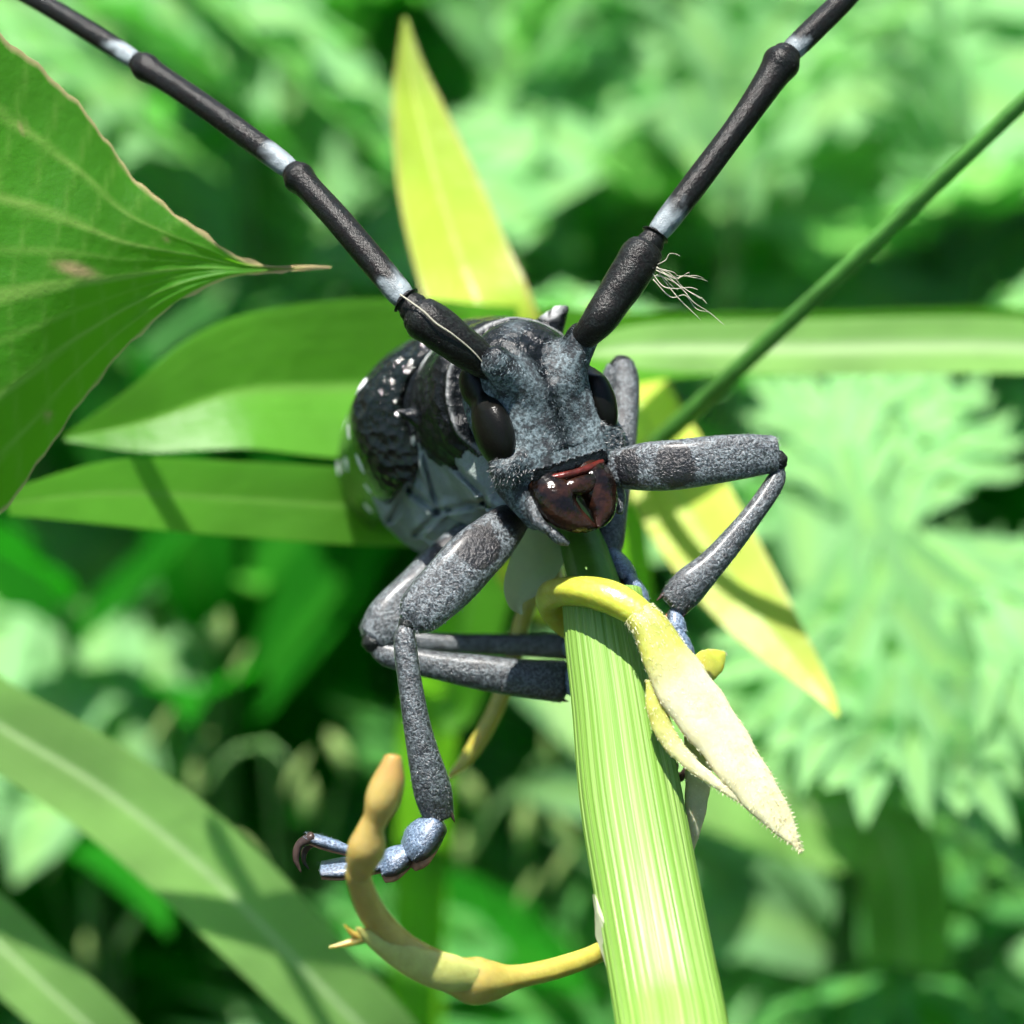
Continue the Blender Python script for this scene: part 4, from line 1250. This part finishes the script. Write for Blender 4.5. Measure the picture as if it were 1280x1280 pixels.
    # right in the picture
    antenna(([HL(52, 46, 2), B(746, 404, 14), B(768, 372, 10), B(788, 342, 6), B(800, 322, 2), B(806, 312, 0)], [13, 21, 24, 26, 27, 24]),
            [(B(803, 318, 2), B(820, 292, -4), 18, 16), (B(816, 298, -2), B(985, 66, -70), 17, 21), (B(982, 70, -70), B(1085, -34, -140), 16, 16)])

    # ---- legs
    def fem_m(spots):
        def g(mm, t, a, v):
            mm[:, 0] = 0.95
            for (t0, tw, a0, aw) in spots:
                da = np.abs((a - a0 + np.pi) % (2 * np.pi) - np.pi)
                mm[:, 1] = np.maximum(mm[:, 1], 1.5 * np.exp(-((t - t0) / tw) ** 2 - (da / aw) ** 2))
            mm[:, 0] *= np.clip((t + 0.02) / 0.12, 0.25, 1)
        return g
    def tib_m(mm, t, a, v):
        mm[:, 0] = 0.75 - 0.3 * np.clip((t - 0.8) * 5, 0, 1)
    def foot_m(mm, t, a, v):
        mm[:, 0] = np.clip(0.1 + 1.2 * np.sin(a), 0, 1) * np.clip(1.3 - 0.6 * t, 0, 1)
    def leg(femur, fr, fb, spots, knee_up, tibia, tr, tb, tarsus, claws, up=(0, 0, 1), tup=None, nh=900):
        lg = limb('leg', root, femur, fr, fb, up=up, n=28, mfun=fem_m(spots), hair=nh, hl=4.2, power=0.72, cap=0.35, mod=lambda t, a: 1 + 0.012 * np.sin(a * 3 + t * 17))
        if tibia is not None:
            limb('tibia', lg, tibia, tr, tb, up=up, n=24, mfun=tib_m, hair=int(nh * 0.9), hl=4.0, power=0.9, tint=(0.13, 0.125, 0.125), mod=lambda t, a: 1 + 0.02 * np.sin(a * 2 + t * 14))
            kp = (np.array(femur[-1]) + np.array(tibia[0])) / 2
            kd = nrm(np.array(tibia[0]) - np.array(femur[-1]))
            kr = float(np.mean([fr[-1], tr[0]])) * 0.95
            limb('knee_joint', lg, [kp - kd * kr * 0.5, kp, kp + kd * kr * 0.5], [kr * 0.8, kr, kr * 0.8], mat='antenna', up=up, n=14)
            td = nrm(np.array(tibia[-1]) - np.array(tibia[-2])); sdv = nrm(np.cross(td, [0, 0, 1]))
            for sg in (-1, 1):
                q0 = np.array(tibia[-1]) + sdv * sg * tr[-1] * 0.8 + np.array([0, 0, 5.0])
                sv, sf, _, _ = loft([q0 - td * 3, q0 + td * 5 + sdv * sg * 2, q0 + td * 12 + sdv * sg * 3], [3.2, 2.2, 0.5], up=(0, 0.1, 1), n=8)
                put('spur', mesh('spur', loc(sv), sf, M['claw']), lg)
        for (p0, p1, w0, w1, h) in tarsus:
            p0, p1 = np.array(p0), np.array(p1)
            limb('tarsus_segment', lg, [p0, p0 * 0.65 + p1 * 0.35, p0 * 0.3 + p1 * 0.7, p1], [w0 * 0.75, (w0 + w1) / 2, w1, w1 * 0.8], [h * 0.8, h, h * 0.95, h * 0.6], mat='tarsus', up=tup if tup is not None else up, n=18, mfun=foot_m, hair=150, hl=4, tint=(0.22, 0.27, 0.34))
            tu = nrm(np.array(tup if tup is not None else up, float)); off = -tu * h * 0.75
            sv, sf, _, _ = loft([p0 + off, p0 * 0.65 + p1 * 0.35 + off, p0 * 0.3 + p1 * 0.7 + off, p1 + off], [w0 * 0.6, (w0 + w1) * 0.45, w1 * 0.98, w1 * 0.75], [h * 0.35, h * 0.45, h * 0.45, h * 0.3], up=tu, n=16)
            put('foot_pad', mesh('foot_pad', loc(sv), sf, M['pad']), lg)
        for c in claws:
            cv, cf, _, _ = loft([np.array(x[0]) for x in c], [x[1] for x in c], up=(0.2, 0.3, 1), n=10)
            put('claw', mesh('claw', loc(cv), cf, M['claw']), lg)
        return lg
    # front, left in the picture: reaches down to the vine bud
    leg([B(645, 645, -50), B(625, 664, -20), B(590, 698, 10), B(552, 738, 26), B(524, 766, 34), B(512, 778, 36)], [20, 29, 35, 34, 29, 19], [16, 20, 22, 21, 19, 13],
        [(0.42, 0.13, 1.4, 0.75), (0.0, 0.2, 1.4, 3)], None,
        [B(508, 783, 40), B(506, 800, 46), B(512, 850, 52), B(524, 920, 54), B(540, 985, 48), B(548, 1020, 42)], [8, 13.5, 15, 17.5, 24, 19], [8, 12, 14, 16, 18, 13],
        [(B(546, 1030, 44), B(512, 1064, 40), 24, 31, 20), (B(512, 1066, 40), B(478, 1084, 40), 18, 24, 15), (B(484, 1080, 38), B(402, 1086, 36), 13, 20, 8), (B(440, 1064, 44), B(384, 1046, 44), 7, 9, 7)],
        [[(B(390, 1047, 44), 8), (B(374, 1056, 46), 5.5), (B(370, 1074, 46), 4), (B(376, 1090, 44), 1.2)], [(B(392, 1052, 38), 6), (B(382, 1062, 32), 4.5), (B(380, 1076, 30), 3), (B(386, 1086, 30), 1)]], tup=(-0.1, 0.9, 0.45), nh=1500)
    # front, right in the picture: elbow out to the right
    leg([B(752, 584, -50), B(775, 585, -28), B(815, 583, -8), B(870, 578, 0), B(930, 570, -6), B(968, 568, -14)], [17, 25, 31, 31, 28, 23], [14, 18, 20, 20, 18, 15],
        [(0.22, 0.06, 1.6, 0.9), (0.46, 0.09, 1.5, 1.0), (0.0, 0.08, 1.4, 3)], None,
        [B(973, 584, -16), B(968, 604, -12), B(936, 650, 4), B(896, 698, 20), B(862, 732, 30), B(843, 754, 32)], [8, 12, 14, 17, 23, 20], [8, 11, 13, 15, 17, 14],
        [(B(842, 764, 30), B(848, 796, 44), 10, 13, 11), (B(848, 790, 46), B(862, 826, 50), 9, 12, 8)],
        [], tup=(0.5, 0.4, 0.8), nh=1500)
    # middle, left in the picture: knee out, shin back to the reed
    leg([B(612, 660, -262), B(580, 690, -240), B(530, 738, -205), B(488, 776, -180), B(466, 798, -170)], [30, 36, 37, 34, 23], [24, 27, 27, 24, 17], [(0.35, 0.12, 1.5, 1.0)], None,
        [B(468, 806, -170), B(490, 820, -166), B(560, 834, -160), B(640, 846, -158), B(702, 852, -160)], [11, 16, 20, 25, 27], [10, 13, 17, 20, 19],
        [(B(706, 852, -160), B(735, 850, -140), 20, 24, 14), (B(735, 850, -140), B(765, 858, -120), 16, 20, 12), (B(765, 858, -120), B(800, 870, -110), 14, 16, 10)],
        [[(B(800, 870, -110), 6), (B(812, 875, -100), 4), (B(816, 884, -90), 1)]], nh=1100)
    # middle, right in the picture: knee up behind the head
    leg([B(716, 596, -262), B(742, 560, -250), B(764, 500, -238), B(776, 462, -230)], [26, 28, 26, 20], [20, 22, 21, 17], [], None,
        [B(778, 456, -226), B(782, 480, -218), B(780, 540, -195), B(772, 610, -165), B(762, 668, -140), B(757, 690, -130)], [16, 18, 18, 17, 20, 19], [14, 15, 15, 15, 16, 15],
        [(B(762, 692, -126), B(786, 724, -96), 15, 19, 14), (B(786, 724, -96), B(802, 752, -66), 13, 16, 12), (B(800, 750, -66), B(812, 778, -30), 11, 12, 9)],
        [], tup=(0.6, 0.5, 0.6), nh=500)
    # hind, left in the picture
    leg([B(580, 664, -470), B(545, 710, -440), B(510, 765, -410), B(500, 790, -400)], [28, 30, 26, 18], [22, 23, 20, 16], [], None,
        [B(502, 798, -398), B(540, 803, -390), B(620, 806, -370), B(706, 808, -330)], [13, 14, 15, 18], [11, 12, 13, 15],
        [(B(706, 808, -330), B(745, 815, -250), 14, 17, 11), (B(745, 815, -250), B(775, 830, -180), 12, 14, 9)], [], nh=200)
    # hind, right in the picture: only its claws show beside the reed
    leg([B(650, 600, -470), B(690, 680, -420), B(730, 770, -360), B(742, 800, -340)], [28, 30, 26, 18], [22, 23, 20, 16], [], None,
        [B(744, 806, -336), B(760, 850, -290), B(780, 900, -220), B(800, 940, -160)], [13, 14, 16, 19], [11, 12, 14, 15],
        [(B(800, 942, -156), B(822, 960, -125), 14, 16, 11), (B(820, 958, -125), B(838, 966, -105), 9, 9, 8)],
        [[(B(836, 966, -104), 8), (B(848, 972, -92), 7), (B(855, 966, -82), 4.5), (B(857, 956, -78), 1)], [(B(838, 964, -106), 5), (B(845, 960, -100), 3.5), (B(847, 952, -96), 0.8)]], nh=150)
    hv, hf, hm = join(hairset)
    o = put('limb_hair', mesh('limb_hair', loc(hv), hf, M['hair'], np.clip(hm, 0, 1), smooth=False), root); o['kind'] = 'stuff'
build_beetle()

# ------------------------------------------------------------------ wisp of fibre caught on the right antenna
def build_fibre():
    r = random.Random(9)
    base = U2W(B(822, 340, 10))
    parts = []
    ends = [(885, 352), (884, 380), (880, 348), (872, 362), (905, 406), (850, 320), (862, 345), (878, 372), (886, 390), (846, 362), (876, 400)]
    for i, (ex, ey) in enumerate(ends):
        s = B(818 + r.uniform(-4, 8), 338 + r.uniform(-8, 12), 16)
        e = B(ex, ey, r.uniform(-10, 20))
        pts = [s] + [s + (e - s) * q + np.array([r.uniform(-7, 7), 9 * math.sin(q * 3.1) * r.uniform(-1, 1) + r.uniform(-3, 3), r.uniform(-6, 6)]) for q in (0.3, 0.6, 0.85)] + [e]
        v, f, t, a = loft(pts, [0.7, 0.6, 0.55, 0.5, 0.25], up=(0.1, 0.2, 1), n=5, sub=6, cap=0)
        parts.append((U2W(v) - base, f))
    v, f, _ = join(parts)
    o = put('plant_fibre', mesh('plant_fibre', v, f, M['fibre']), loc=base)
    tag(o, 'wisp of pale tangled fibre caught on the right antenna joint', 'fibre')
    pts = [B(500, 368, 62), B(528, 388, 76), B(545, 404, 78), B(566, 418, 74), B(592, 440, 62), B(612, 464, 50)]
    v, f, t, a = loft(pts, [1.1, 1.2, 1.2, 1.0, 0.9, 0.4], up=(0.1, 0.2, 1), n=6, sub=6)
    b2 = U2W(B(545, 404, 76))
    tag(put('plant_fibre', mesh('plant_fibre', U2W(v) - b2, f, M['fibre']), loc=b2), 'single pale fibre lying along the base of the left antenna', 'fibre')
build_fibre()
